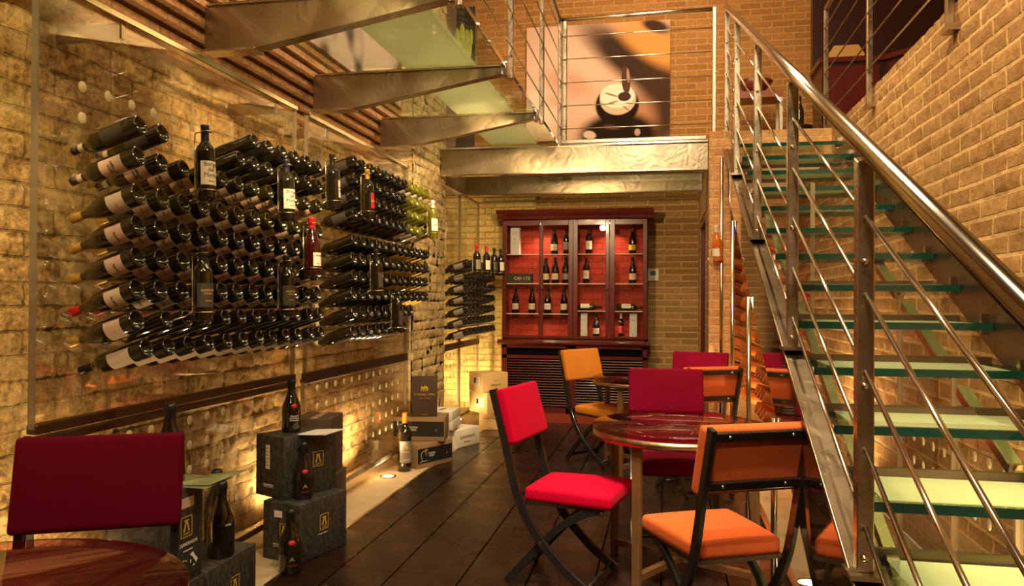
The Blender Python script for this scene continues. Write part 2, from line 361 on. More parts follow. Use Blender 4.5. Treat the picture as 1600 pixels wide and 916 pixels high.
def floor_mat():
    m, t, b = nt('dark_plank_floor'); g = N(t, 'ShaderNodeNewGeometry')
    mp = N(t, 'ShaderNodeMapping'); mp.inputs['Rotation'].default_value = (0, 0, PI/2); mp.inputs['Location'].default_value = (0, 0, 0)
    sx = N(t, 'ShaderNodeSeparateXYZ'); cx = N(t, 'ShaderNodeCombineXYZ'); lk(t, g.outputs['Position'], sx.inputs[0])
    ax = N(t, 'ShaderNodeMath', _operation='ADD'); ax.inputs[1].default_value = 1.625+.325*10; lk(t, sx.outputs['X'], ax.inputs[0])
    ay = N(t, 'ShaderNodeMath', _operation='ADD'); ay.inputs[1].default_value = 6.9-3.79+6.9; lk(t, sx.outputs['Y'], ay.inputs[0])
    lk(t, ay.outputs[0], cx.inputs['X']); lk(t, ax.outputs[0], cx.inputs['Y'])
    br = N(t, 'ShaderNodeTexBrick'); br.offset = 0; br.inputs['Scale'].default_value = 1
    br.inputs['Brick Width'].default_value = 6.9; br.inputs['Row Height'].default_value = .325
    br.inputs['Mortar Size'].default_value = .001; br.inputs['Mortar Smooth'].default_value = 0
    br.inputs['Color1'].default_value = (.017,.0075,.0045,1); br.inputs['Color2'].default_value = (.011,.005,.003,1); br.inputs['Mortar'].default_value = (.002,.001,.001,1)
    lk(t, cx.outputs[0], br.inputs['Vector'])
    st = N(t, 'ShaderNodeMapping'); st.inputs['Scale'].default_value = (9, .9, 1); lk(t, g.outputs['Position'], st.inputs['Vector'])
    n = N(t, 'ShaderNodeTexNoise', Scale=4.0, Detail=9.0, Roughness=.7); lk(t, st.outputs[0], n.inputs['Vector'])
    r = N(t, 'ShaderNodeValToRGB'); r.color_ramp.elements[0].position = .35; r.color_ramp.elements[0].color = (.5,.5,.5,1)
    r.color_ramp.elements[1].position = .75; r.color_ramp.elements[1].color = (2.0,1.6,1.35,1); lk(t, n.outputs['Fac'], r.inputs[0])
    mu = N(t, 'ShaderNodeMix', _data_type='RGBA', _blend_type='MULTIPLY'); mu.inputs['Factor'].default_value = 1
    lk(t, br.outputs['Color'], mu.inputs['A']); lk(t, r.outputs[0], mu.inputs['B'])
    # worn light flecks and nail heads
    vo = N(t, 'ShaderNodeTexVoronoi', Scale=9.0); lk(t, g.outputs['Position'], vo.inputs['Vector'])
    lt = N(t, 'ShaderNodeMath', _operation='LESS_THAN'); lt.inputs[1].default_value = .05; lk(t, vo.outputs['Distance'], lt.inputs[0])
    m2 = N(t, 'ShaderNodeMix', _data_type='RGBA'); m2.inputs['B'].default_value = (.22,.15,.09,1)
    lk(t, lt.outputs[0], m2.inputs['Factor']); lk(t, mu.outputs['Result'], m2.inputs['A']); lk(t, m2.outputs['Result'], b.inputs['Base Color'])
    n2 = N(t, 'ShaderNodeTexNoise', Scale=5.0, Detail=6.0); lk(t, g.outputs['Position'], n2.inputs['Vector'])
    mr = N(t, 'ShaderNodeMapRange'); mr.inputs['From Min'].default_value = .3; mr.inputs['From Max'].default_value = .7
    mr.inputs['To Min'].default_value = .20; mr.inputs['To Max'].default_value = .42; lk(t, n2.outputs['Fac'], mr.inputs['Value']); lk(t, mr.outputs['Result'], b.inputs['Roughness'])
    bp = N(t, 'ShaderNodeBump', Strength=.25, Distance=.006); lk(t, n.outputs['Fac'], bp.inputs['Height']); lk(t, bp.outputs['Normal'], b.inputs['Normal'])
    return m
M['floor'] = floor_mat()
def photo_cork():
    """blurred warm print of an open bottle neck, painted with soft gradients in its own panel coordinates"""
    m, t, b = nt('cork_photograph_print'); tc = N(t, 'ShaderNodeTexCoord'); b.inputs['Roughness'].default_value = .9; b.inputs['Specular IOR Level'].default_value = .05
    sp = N(t, 'ShaderNodeSeparateXYZ'); lk(t, tc.outputs['Generated'], sp.inputs[0])
    cur = None
    def rgb(c): n = N(t, 'ShaderNodeRGB'); n.outputs[0].default_value = col4(c); return n.outputs[0]
    def blob(cx, cz, rx, rz, rot, soft, c):
        nonlocal cur
        cb = N(t, 'ShaderNodeCombineXYZ'); lk(t, sp.outputs['X'], cb.inputs['X']); lk(t, sp.outputs['Z'], cb.inputs['Y'])
        s1 = N(t, 'ShaderNodeVectorMath', _operation='SUBTRACT'); s1.inputs[1].default_value = (cx, cz, 0); lk(t, cb.outputs[0], s1.inputs[0])
        mp = N(t, 'ShaderNodeVectorRotate', _rotation_type='Z_AXIS'); mp.inputs['Angle'].default_value = rot; lk(t, s1.outputs[0], mp.inputs['Vector'])
        dv = N(t, 'ShaderNodeVectorMath', _operation='DIVIDE'); dv.inputs[1].default_value = (rx, rz, 1); lk(t, mp.outputs[0], dv.inputs[0])
        ln = N(t, 'ShaderNodeVectorMath', _operation='LENGTH'); lk(t, dv.outputs[0], ln.inputs[0])
        mr = N(t, 'ShaderNodeMapRange', _interpolation_type='SMOOTHSTEP'); mr.inputs['From Min'].default_value = 1-soft; mr.inputs['From Max'].default_value = 1+soft
        mr.inputs['To Min'].default_value = 1; mr.inputs['To Max'].default_value = 0; lk(t, ln.outputs['Value'], mr.inputs['Value'])
        mx = N(t, 'ShaderNodeMix', _data_type='RGBA'); lk(t, mr.outputs['Result'], mx.inputs['Factor']); lk(t, cur, mx.inputs['A']); lk(t, rgb(c), mx.inputs['B'])
        cur = mx.outputs['Result']
    cur = rgb((.62,.36,.24))
    blob(.25,.55,.35,.4,0,.6,(.72,.46,.33)); blob(.08,.25,.14,.2,0,.5,(.78,.58,.42))
    blob(.80,.62,.52,.15,.75,.4,(.05,.028,.018)); blob(.95,.35,.16,.5,0,.5,(.06,.03,.018)); blob(.88,.80,.30,.12,.75,.5,(.72,.30,.08))
    blob(.90,.95,.10,.05,.5,.4,(.06,.03,.02)); blob(.30,.5,.18,.1,.6,.6,(.62,.33,.22)); blob(.22,.35,.09,.06,0,.6,(.66,.40,.27))
    blob(.76,.16,.14,.2,0,.5,(.45,.2,.1))
    blob(.65,.02,.27,.20,0,.22,(.020,.011,.008)); blob(.64,.29,.150,.17,0,.07,(.018,.010,.007)); blob(.60,.10,.05,.02,.2,.5,(.10,.05,.03))
    blob(.645,.34,.125,.135,0,.05,(.60,.45,.30)); blob(.64,.37,.118,.105,.1,.05,(.86,.74,.56))
    blob(.70,.50,.030,.12,-.06,.10,(.10,.045,.03)); blob(.715,.54,.010,.06,-.06,.2,(.45,.25,.15)); blob(.69,.36,.045,.04,0,.1,(.07,.035,.02)); blob(.60,.38,.05,.008,.4,.2,(.35,.2,.12)); blob(.60,.31,.05,.007,-.3,.2,(.35,.2,.12)); blob(.70,.26,.03,.006,.8,.2,(.3,.17,.1))
    blob(.45,.04,.045,.035,.4,.2,(.62,.42,.32)); blob(.78,.05,.02,.03,0,.2,(.45,.28,.2))
    lk(t, cur, b.inputs['Base Color']); return m
M['photo_cork'] = photo_cork()

from mathutils import noise as _nz
def rough_wall(name, o, eu, n, U, V, step, bw, rh, m, depth=.012, rock=.012, base=.12, kind='structure'):
    """masonry slab with real relief: o origin, eu unit vector along, n outward normal; courses run level"""
    o = Vector(o); eu = Vector(eu); n = Vector(n); ez = Vector((0, 0, 1))
    nu = int(U/step)+1; nv = int(V/step)+1; vs = []
    for j in range(nv):
        z = V*j/(nv-1)
        for i in range(nu):
            u = U*i/(nu-1); p = o+eu*u+ez*z
            w1 = _nz.noise(p*1.1)*.018; w2 = _nz.noise((p+Vector((7, 3, 1)))*.9)*.012
            zz = z+w2; uu = u+w1; c = math.floor(zz/rh); uu += (c % 2)*bw*.5+.03*_nz.noise(Vector((c*3.1, 0, 0)))
            b = math.floor(uu/bw); fz = min(zz-c*rh, (c+1)*rh-zz); fu = min(uu-b*bw, (b+1)*bw-uu); d = min(fz, fu*.8)
            g = min(1, max(0, d/.010)); g = g*g*(3-2*g)
            per = _nz.noise(Vector((b*5.7, c*3.3, 2.2)))*.007
            r = _nz.fractal(p*14, .8, 2.1, 4)*rock+_nz.noise(p*1.3)*.008
            vs.append(p+n*(depth*(g-1)*.8+per*g+r))
    q = MB(); q.add(vs, [(j*nu+i, j*nu+i+1, (j+1)*nu+i+1, (j+1)*nu+i) for j in range(nv-1) for i in range(nu-1)], 0, True)
    k = [o-n*base, o+eu*U-n*base, o+eu*U-n*base+ez*V, o-n*base+ez*V]
    a = [vs[0], vs[nu-1], vs[-1], vs[(nv-1)*nu]]
    q.add(k+a, [(0,1,2,3),(0,1,5,4),(1,2,6,5),(2,3,7,6),(3,0,4,7)])
    return q.build(name, m, kind=kind)
# ================================================================== the room
fl = MB(); bx_ = [-1.87, -1.625, -1.332, -.980, -.655, -.33, -.01, .31, .62]
for i in range(8):
    for ya, yb in ((-3, 3.80 if i < 5 else 2.9), (3.80 if i < 5 else 2.9, 9.15)): fl.box(bx_[i]+.0045, bx_[i+1]-.0045, ya+.0015, yb-.0015, -.03, 0)
struct('floor', fl, M['floor'])
struct('floor_base', MB().box(-1.87, .62, -3, 9.15, -.1, -.022), M['black_void'])
struct('floor_strip', MB().box(-3.1, -1.87, -3, 9.15, -.1, .001).box(.62, 1.41, -3, 9.15, -.1, .001), M['concrete'])
XG = -2.15
struct('wall_left', MB().box(-2.75, -2.45, -3, .8, 0, 2.58), M['brick_left'])
rough_wall('wall_left', (-2.45, .8, 0), (0, 1, 0), (1, 0, 0), 5.62, 2.60, .015, .31, .096, M['brick_left'], base=.3)
struct('wall_left', MB().box(-2.75, -2.30, -3, 7.35, 2.86, 5.6).box(-2.75, -2.47, -3, 7.35, 2.55, 2.9), M['brick_left'])
struct('wall_left', MB().box(-3.3, -3.0, 7.35, 9.15, 0, 5.6), M['brick_left'])
cb = MB()  # strips added and shaped to cast the shadow stripes on this wall
for k in range(5):
    z = 2.570+.060*k; cb.box(-2.5, -2.38+.040*k, -3, 6.38, z, z+.034)
for k in range(9):
    z = 2.875+.066*k; cb.box(-2.31, -2.205, -3, 6.38, z, z+.036)
struct('trim_shadow', cb, M['brick_strip'])
struct('wall_pier', MB().box(-3.0, -2.115, 6.39, 7.40, 0, 5.6), [M['brick_pier']])
# the pier's flank is laid in the other direction
rough_wall('wall_pier', (-2.105, 6.385, 0), (0, 1, 0), (1, 0, 0), 1.015, 5.6, .016, .22, .085, brick('brick_pier_side','YZ',(.50,.35,.165),(.60,.44,.215),(.50,.37,.19),bw=.24,rh=.085,ms=.010,bump=1.0,wear=.5,wearc=(.72,.56,.26),distort=.03,dirt=.6), base=.01)
struct('wall_back', MB().box(-3.3, -1.45, 9.17, 9.35, 0, 2.6), M['brick_back'])
rough_wall('wall_back', (-3.0, 9.155, 0), (1, 0, 0), (0, -1, 0), 1.5, 2.6, .018, .24, .085, M['brick_lit_corner'], rock=.008, base=.01)
struct('wall_back', MB().box(-1.45, .42, 9.15, 9.35, 0, 2.6), M['brick_back'])
struct('wall_back', MB().box(.42, 1.75, 9.15, 9.35, 0, 2.6), M['brick_under'])
struct('wall_back', MB().box(-3.3, 4.2, 9.15, 9.35, 2.6, 5.6), M['brick_upper'])
struct('wall_right', MB().box(1.43, 1.75, -3, 9.15, 0, 2.86), M['brick_right'])
rough_wall('wall_right', (1.418, 9.15, 0), (0, -1, 0), (-1, 0, 0), 8.6, 2.87, .02, .27, .088, M['brick_right'], depth=.008, rock=.006, base=.1)
struct('wall_right', MB().box(4.0, 4.2, -3, 9.15, 2.6, 5.6), M['plaster'])
struct('wall_front', MB().box(-3.3, 4.2, -3.2, -3.0, 0, 5.6), M['brick_back'])
struct('ceiling', MB().box(-3.3, 4.2, -3.2, 9.35, 5.6, 5.75), M['plaster'])
struct('floor_upper', MB().box(1.75, 4.0, -3, 9.15, 2.6, 2.84).box(.50, 1.41, 7.08, 9.15, 2.62, 2.84), M['concrete'])
# side wall with the door, ending in the brick pillar that carries the landing
struct('wall_side', MB().box(.38, .50, 6.98, 7.62, 0, 2.84).box(.38, .50, 7.62, 8.75, 2.24, 2.84).box(.38, .50, 8.75, 9.15, 0, 2.84),
       brick('brick_side', 'YZ', (.40,.25,.11), (.30,.18,.075), (.46,.31,.15), bump=.5))
struct('wall_pillar', MB().box(.376, .56, 6.93, 6.98, 0, 2.84).box(.5, .56, 6.98, 7.3, 0, 2.84), brick('brick_pillar', 'XZ', (.60,.29,.11), (.48,.22,.08), (.55,.34,.15), bw=.2, ms=.009, bump=.6))
struct('wall_stair_head', MB().box(.56, 1.41, 6.95, 7.08, 2.60, 2.84), M['brick_under'])
struct('door_1', MB().box(.42, .46, 7.70, 8.67, 0, 2.16), M['mahogany_dk'])
struct('trim_door', MB().box(.385, .49, 7.62, 7.70, 0, 2.24).box(.385, .49, 8.67, 8.75, 0, 2.24).box(.385, .49, 7.62, 8.75, 2.16, 2.24), M['mahogany'])
struct('trim_curb', MB().box(.60, .635, -2, 6.93, 0, .035).box(-1.885, -1.865, -3, 8.7, 0, .004), M['chrome'])

# floor lights
def floor_light(x, y, lab, power=26, tilt=(0, 0), ang=120):
    o = empty('floor_spotlight', (x, y, 0), label=lab, cat='light', group='recessed floor spotlights')
    MB().lathe([(.062,.0005),(.062,.007),(.047,.008),(.045,.002)], 28).build('rim', M['chrome'], o)
    MB().lathe([(.0005,.005),(.045,.005)], 24).build('lens', M['lamp_lens'], o)
    spot('floor_spot', (x, y, .03), (x+tilt[0], y+tilt[1], 1), power, ang, WARM, .035, .9)
floor_light(-2.10, 5.80, 'round recessed floor light in the concrete strip before the big magnum bottle', 75, (-.42, 0), 130)
floor_light(-2.20, 7.62, 'glowing floor light between the white box and the pine crates', 60, (-.2, .5), 150)
floor_light(-2.32, 8.72, 'floor light hidden behind the pine crates below the lit corner', 80, (0, .3), 150)
floor_light(-2.25, 2.55, 'floor light by the left wall behind the plum chair', 30, (-.25, 0), 140)
floor_light(-2.27, 4.55, 'floor light by the left wall just behind the patterned grey boxes', 42, (-.2, 0), 140)
floor_light(.695, 4.05, 'bright round floor light beside the stair foot at the bottom edge', 30, (.3, 0), 140)
floor_light(.97, 5.96, 'floor light under the glass stair near the pillar', 130, (.2, .2), 150)
floor_light(.90, 7.9, 'added fill light deep under the stair landing', 70, (0, .6), 150)  # added to brighten the wall behind the stair
floor_light(1.1, 2.6, 'added fill light under the lower glass treads beside the right wall', 100, (.3, .2), 150)  # added to brighten the treads and wall from below

# ------------------------------------------------------------------ glass wall panels with holes
PIT = .139; PZ = .114
def panel(lab, x, y0, y1, z0, z1, rail, holes, side=1, posts=True, arms=()):
    """pane + edges + rail; side=+1 faces +X (left wall), -1 faces -X (right wall)"""
    o = empty('glass_rack_panel', (x, (y0+y1)/2, z0), label=lab, cat='glass panel', group='drilled glass wall panels')
    off = Vector((-x, -(y0+y1)/2, -z0)); T = Matrix.Translation(off)
    MB().box(x-.005, x+.005, y0, y1, z0, z1, M=T).build('pane', M['pane'], o)
    for ye in (y0, y1): MB().box(x-.013, x+.013, ye-.003, ye+.003, z0, z1, M=T).build('pane_edge', M['glass_rim'], o)
    if rail:
        rm = M['steel_dark'] if 'd' in rail else M['chrome']
        if 't' in rail: MB().box(x-.022, x+.022, y0, y1, z1-.012, z1+.016, M=T).build('rail', rm, o, bevel=.003)
        if 'b' in rail: MB().box(x-.022, x+.022, y0, y1, z0-.018, z0+.016, M=T).build('rail', M['steel_dark'] if z0 > .5 else M['steel'], o, bevel=.003)
    if arms:
        for ay in arms: MB().box(min(x, x-side*.30), max(x, x-side*.30), ay-.012, ay+.012, z1-.075, z1-.012, M=T).build('wall_arm', M['steel'], o)
    if holes:
        h = MB()
        for (hy, hz) in holes:
            R = T @ Matrix.Translation((x, hy, hz)) @ Matrix.Rotation(PI/2, 4, 'Y')
            h.lathe([(.0005,.0062),(.0205,.0062),(.0215,.0055)], 14, M=R)
        h.build('hole', M['hole'], o, kind='stuff')
    return o
Y1 = 2.569; Y2 = 4.62; Y3 = 7.52
R1 = [2.035, 1.927, 1.813, 1.672, 1.556, 1.440, 1.320, 1.205, 1.100]
up1 = [(Y1+PIT*i, 2.17) for i in range(6)] + [(Y1+PIT*i, 2.054) for i in (0, 5)] + [(Y1+PIT*i, 1.94) for i in (3, 4)]
low = lambda ya, n, rows=5: [(ya+PIT*i, .817-PZ*j) for i in range(n) for j in range(rows)]
panel('large clear glass rack panel nearest the camera on the left wall', XG, 2.35, 4.29, .92, 2.50, 'tb', up1, arms=(2.80, 4.08))
panel('tall glass rack panel in the middle of the left wall holding dark and green bottles', XG, 4.45, 6.35, .91, 2.50, 'tb', [(Y2+PIT*i, 2.285) for i in range(10, 12)], arms=(4.75, 6.1))
panel('narrow glass rack panel between the brick pier and the display cabinet, nearer pane', XG, 7.40, 8.10, .91, 2.50, 'tb', None)
panel('narrow glass rack panel between the brick pier and the display cabinet, farther pane', XG, 8.12, 8.96, .91, 2.50, 'tb', None)
panel('low drilled glass panel on the left wall behind the plum chair', XG, 2.35, 4.29, .14, .875, 'tbd', low(2.85, 10))
panel('low drilled glass panel behind the patterned grey boxes', XG, 4.43, 6.35, .14, .875, 'tbd', low(4.62, 12))
panel('low drilled glass panel behind the white boxes, nearer pane', XG, 7.40, 8.10, .14, .875, 'tbd', low(7.6, 3, 3))
panel('low drilled glass panel behind the pine crates, farther pane', XG, 8.12, 8.96, .14, .875, 'tbd', low(8.3, 4, 3))
# right wall panels beneath the stair; their tops follow the stair slope
XR = 1.20
def zr(y): return .80+.445*(y-2.99)
for a, b, lab, hs in ((2.2, 2.96, 'drilled glass panel under the lowest visible treads', [(2.35+.139*i, .30+.114*j) for i in range(4) for j in range(2)]),
                  (2.99, 3.56, 'drilled glass panel under the middle treads of the stair', [(3.08+.139*i, .55+.114*j) for i in range(3) for j in range(3)]),
                  (3.60, 4.33, 'drilled glass panel third from the stair foot', [(3.70+.139*i, .50+.114*j) for i in range(4) for j in range(4)]),
                  (4.37, 5.2, 'drilled glass panel fourth from the stair foot', [(4.5+.139*i, .9+.114*j) for i in range(4) for j in range(4)])):
    o = empty('stair_glass_panel', (XR, a, 0), label=lab, cat='glass panel', group='sloping glass panels on the right wall')
    T = Matrix.Translation((-XR, -a, 0))
    MB().prism([(a, .1), (b, .1), (b, zr(b)), (a, zr(a))], 'x', XR-.005, XR+.005, M=T).build('pane', M['pane'], o)
    MB().box(XR-.012, XR+.012, a-.012, a+.004, .1, zr(a), M=T).build('pane_edge', M['glass_rim'], o)
    MB().bar([(XR, a+.02, zr(a)), (XR, b-.06, zr(b-.08))], .05, .045, M=T).build('rail', M['chrome'], o, bevel=.004)
    h = MB()
    for hy, hz in hs:
        R = T @ Matrix.Translation((XR, hy, hz)) @ Matrix.Rotation(PI/2, 4, 'Y')
        h.lathe([(.0005,-.0062),(.0205,-.0062),(.0215,-.0055)], 14, M=R)
    h.build('hole', M['hole'], o, kind='stuff')

# ------------------------------------------------------------------ glass bridge along the left wall
XE = -.98; ZB = 2.84
beams = [(1.09, 'nearest'), (2.31, 'second'), (3.53, 'third'), (4.75, 'fourth'), (5.97, 'fifth')]
BL = {2.31: 'broad tapered steel beam above the camera at the top edge', 3.53: 'largest tapered steel beam in view, crossing the top left',
      4.75: 'middle tapered steel beam above the near wine rack', 5.97: 'farthest tapered steel beam, next to the landing', 1.09: 'tapered steel beam overhead nearest the camera'}
for y, w in beams[1:]:
    poly = [(-2.235, 2.60), (-1.96, 2.60), (XE-.01, 2.775), (XE-.01, 2.822), (-2.235, 2.822)]
    o = empty('bridge_beam', (-2.235, y, 2.6), label=BL[y], cat='beam', group='cantilevered bridge beams')
    T = Matrix.Translation((2.235, -y, -2.6))
    MB().prism(poly, 'y', y-.035, y+.035, M=T).build('web', M['steel_beam'], o, bevel=.002)
    MB().box(-2.24, XE-.01, y-.05, y+.05, 2.818, 2.830, M=T).box(-2.24, -1.96, y-.05, y+.05, 2.592, 2.602, M=T).build('flange', M['steel'], o)
    MB().box(XE-.02, XE+.02, y-.015, y+.06, 2.765, 2.855, M=T).build('clamp', M['chrome'], o, bevel=.004)
bg = empty('glass_walkway', (XE, 4, ZB), label='clear glass walkway floor with a milky middle band along the left wall', cat='glass floor')
T = Matrix.Translation((-XE, -4, -ZB))
fr = MB(); cl = MB()
ys = [1.1, 2.31, 3.53, 4.75, 5.97, 7.20]
for a, b in zip(ys[:-1], ys[1:]):
    a += .012; b -= .012
    cl.box(-2.13, -1.60, a, b, ZB-.008, ZB+.016, M=T); cl.box(-1.165, XE, a, b, ZB-.008, ZB+.016, M=T); fr.box(-1.60, -1.165, a, b, ZB-.008, ZB+.016, M=T)
cl.build('clear_glass', M['bridge_glass'], bg); fr.build('milky_glass', M['frost'], bg)
MB().box(XE, XE+.004, 1.1, 7.2, ZB-.010, ZB+.018, M=T).build('glass_edge', M['glass_edge'], bg)
lg = empty('glass_landing', (-.3, 8, ZB), label='glass landing floor at the head of the stair, in front of the upper wall', cat='glass floor')
T = Matrix.Translation((.3, -8, -ZB))
MB().box(-2.1, .36, 7.24, 7.55, ZB-.008, ZB+.012, M=T).box(-2.1, .36, 8.8, 9.13, ZB-.008, ZB+.012, M=T).build('clear_glass', M['bridge_glass'], lg)
MB().box(-2.1, .36, 7.55, 8.8, ZB-.008, ZB+.012, M=T).build('milky_glass', M['frost'], lg)
for y, za, zb, x0, x1, lab in ((7.20, 2.555, 2.80, -2.09, .376, 'long horizontal steel beam carrying the front edge of the landing'),
                         (8.30, 2.515, 2.79, -2.99, .376, 'horizontal steel beam under the landing, behind the front one and above the cabinet')):
    o = empty('landing_beam', (x0, y, za), label=lab, cat='beam')
    T = Matrix.Translation((-x0, -y, -za))
    MB().box(x0, x1, y-.03, y+.03, za, zb, M=T).build('web', M['steel_beam'], o)
    MB().box(x0, x1, y-.07, y+.03, za-.008, za+.004, M=T).box(x0, x1, y-.06, y+.03, zb-.004, zb+.012, M=T).build('flange', M['chrome'], o)
MB().box(-.94, .36, 7.13, 7.165, 2.815, 2.85).build('landing_edge_bar', M['steel'], bevel=.004, label='steel edge bar along the front of the landing floor, under the railing', cat='edge bar')

# railings
def railing(lab, posts, top, rods, rr=.0055, tr=.022, pm='chrome', pw=.045, base=None, lean=None):
    o = empty('railing', posts[0][0], label=lab, cat='railing')
    T = Matrix.Translation(-Vector(posts[0][0]))
    for p, h, ax in posts:
        m = MB().box(p[0]-.019, p[0]+.019, p[1]-.019, p[1]+.019, p[2], p[2]+h, M=T)
        pp = m.build('post', M['steel'], o, bevel=.006)
        for k in range(3): MB().tube([(p[0]+.01, p[1]-.028, p[2]+h*(.12+.37*k)), (p[0]+.01, p[1]-.015, p[2]+h*(.12+.37*k))], .007, M=T).build('bolt', M['chrome'], pp)
    m = MB().tube(top, tr, 12); m.v = [tuple(T @ Vector(v)) for v in m.v]; m.build('handrail', M['chrome'], o)
    for a, b in rods:
        m = MB().tube([a, b], rr, 8); m.v = [tuple(T @ Vector(v)) for v in m.v]; m.build('rod', M['chrome'], o)
    return o
zs = [2.975, 3.19, 3.405, 3.625, 3.84]
railing('steel rod railing along the edge of the glass walkway', [((XE+.015, y, 2.78), 1.21, 'y') for y in (7.26, 6.16, 4.88, 3.62, 2.4)],
        [(XE+.015, 7.26, 4.0), (XE+.015, 1.2, 4.0)], [((XE+.03, 7.26, z), (XE+.03, 1.2, z)) for z in zs])
railing('steel rod railing across the front of the landing in front of the cork photograph', [((XE+.06, 7.27, 2.80), 1.2, 'x'), ((.43, 7.2, 2.86), 1.15, 'x')],
        [(XE+.02, 7.26, 4.0), (.43, 7.26, 4.015)], [((XE+.03, 7.24, z), (.43, 7.24, z)) for z in zs], rr=.005, tr=.018)
# stair railing on the left stringer
XS = .53
sp = [(2.26, .656), (3.47, 1.190), (4.75, 1.750), (6.08, 2.335), (7.05, 2.86)]
def zh(y): return 1.374+.447*(y-1.3)
o = empty('railing', (XS, 2.26, .656), label='sloping stair railing with thick round handrail and steel rods', cat='railing')
T = Matrix.Translation((-XS, -2.26, -.656))
for y, z in sp + [(1.05, .12)]:
    top = zh(y)-.035
    pp = MB().prism([(y-.022, z), (y+.022, z), (y+.022, top+.008), (y-.022, top-.012)], 'x', XS-.022, XS+.022, M=T).build('post', M['steel'], o, bevel=.003)
    MB().box(XS-.045, XS+.045, y-.05, y+.05, z-.014, z, M=T).build('base_plate', M['steel'], pp)
    for q in (z+.04, z+.50, top-.28):
        R = T @ Matrix.Translation((XS-.004, y-.024, q)) @ Matrix.Rotation(PI/2, 4, 'X'); MB().lathe([(.0005,.012),(.007,.010),(.009,0)], 10, M=R).build('bolt', M['chrome'], pp)
m = MB().tube([(XS, .9, zh(.9)), (XS, 7.15, zh(7.15))], .0245, 20); m.v = [tuple(T @ Vector(v)) for v in m.v]; m.build('handrail', M['chrome'], o)
for k in range(5):
    m = MB()
    for a, b in zip([(1.05, .12)]+sp[:-1], sp):
        f = lambda p: (XS, p[0], p[1]+.13+k*(zh(p[0])-p[1]-.16)/4.75)
        m.tube([f(a), f(b)], .0065, 8)
    m.v = [tuple(T @ Vector(v)) for v in m.v]; m.build('rod', M['chrome'], o)
# guard rail above the right wall
railing('steel rod guard rail on top of the right brick wall', [((1.385, y, 2.74), 1.2, 'y') for y in (7.25, 5.77, 4.22)],
        [(1.385, 7.25, 3.95), (1.385, 2, 3.95)], [((1.37, 7.25, z), (1.37, 2, z)) for z in [2.98, 3.17, 3.37, 3.57, 3.77]], rr=.006)
for y, w in ((5.77, 'farther'), (4.22, 'nearer')):
    MB().box(1.36, 1.425, y-.05, y+.05, 2.72, 2.75).build('rail_bracket', M['steel'], label=w+' small steel bracket fixing a guard rail post to the right wall', cat='bracket')

# ------------------------------------------------------------------ stair
def zn(y): return 2.667+.463*(y-6.629)
st = empty('glass_staircase', (.98, 2.2, 0), label='straight glass-tread staircase with brushed steel stringers climbing to the landing', cat='staircase')
T = Matrix.Translation((-.98, -2.2, 0))
def zl(y): return .632+.436*(y-2.23)
L = MB(); ya, yb = .85, 7.15
L.prism([(ya, zl(ya)-.018), (yb, zl(yb)-.018), (yb, zl(yb)), (ya, zl(ya))], 'x', .495, .583, M=T)
L.prism([(ya, zl(ya)-.16), (yb, zl(yb)-.16), (yb, zl(yb)), (ya, zl(ya))], 'x', .520, .532, M=T)
L.tube([(.497, ya, zl(ya)), (.497, yb, zl(yb))], .004, M=T)
L.build('stringer', M['steel_beam'], st, label='left brushed steel stringer')
R_ = MB(); R_.prism([(ya, zn(ya)-.13), (yb, zn(yb)-.13), (yb, zn(yb)+.14), (ya, zn(ya)+.14)], 'x', 1.375, 1.40, M=T)
R_.prism([(ya, zn(ya)+.13), (yb, zn(yb)+.13), (yb, zn(yb)+.142), (ya, zn(ya)+.142)], 'x', 1.35, 1.40, M=T)
R_.build('stringer', M['steel_beam'], st, label='right steel stringer against the brick wall')
MB().bar([tuple(T @ Vector((.68, 1.6, .16))), tuple(T @ Vector((.68, 6.6, 2.44)))], .035, .035).build('under_rail', M['steel'], st)
for k in range(14):
    y = 6.629-k*.3716; z = 2.667-k*.172
    t = MB(); t.box(.585, 1.372, y, y+.40, z-.030, z)
    t.v = [tuple(T @ Vector(v)) for v in t.v]
    t.m = [1 if i in (2, 3, 4, 5) else 0 for i in range(6)]   # the four edges show green
    tr_ = t.build('tread', [M['tread_glass'], M['glass_edge']], st)
    MB().prism([(.66, y+.02), (1.30, y+.02), (1.30, y+.37), (.66, y+.37)], 'z', z+.0005, z+.0015, M=T).build('milky_strip', M['frost_tread'], tr_)
    MB().box(.585, 1.372, y+.385, y+.405, z-.005, z+.028, M=T).build('back_bar', M['steel_dark'], tr_)
    MB().box(1.345, 1.375, y+.05, y+.08, z-.05, z+.04, M=T).build('clip', M['chrome'], tr_)
# dark reflecting glass apron under the left stringer
def za_(y): return max(.03, 1.27+.5*(y-4.63))
ap = MB().prism([(1.9, zl(1.9)-.02), (1.9, za_(1.9)), (2.6, za_(2.6)), (6.6, za_(6.6)), (6.6, zl(6.6)-.02)], 'x', .508, .518)
ap.build('glass_apron', M['apron'], label='dark mirror-like glass panel hung below the left stair stringer, reflecting the room', cat='glass panel')
for y, lab in ((6.86, 'slim steel pole beside the pillar behind the hanging bottle'), (6.05, 'steel pole in front of the amber bottles, second from the pillar'),
          (4.9, 'steel pole crossing the amber bottles, third from the pillar'), (3.78, 'thickest-looking steel pole, right behind the orange chair')):
    o = empty('support_pole', (.50 if y < 6.8 else .475, y, 0), label=lab, cat='pole', group='poles under the stair')
    MB().tube([(0, 0, 0), (0, 0, za_(y) if y < 6.6 else 2.6)], .0145, 14).build('pole', M['chrome'], o)
    MB().lathe([(.035,.001),(.035,.008),(.016,.010)], 18).build('foot', M['steel'], o)
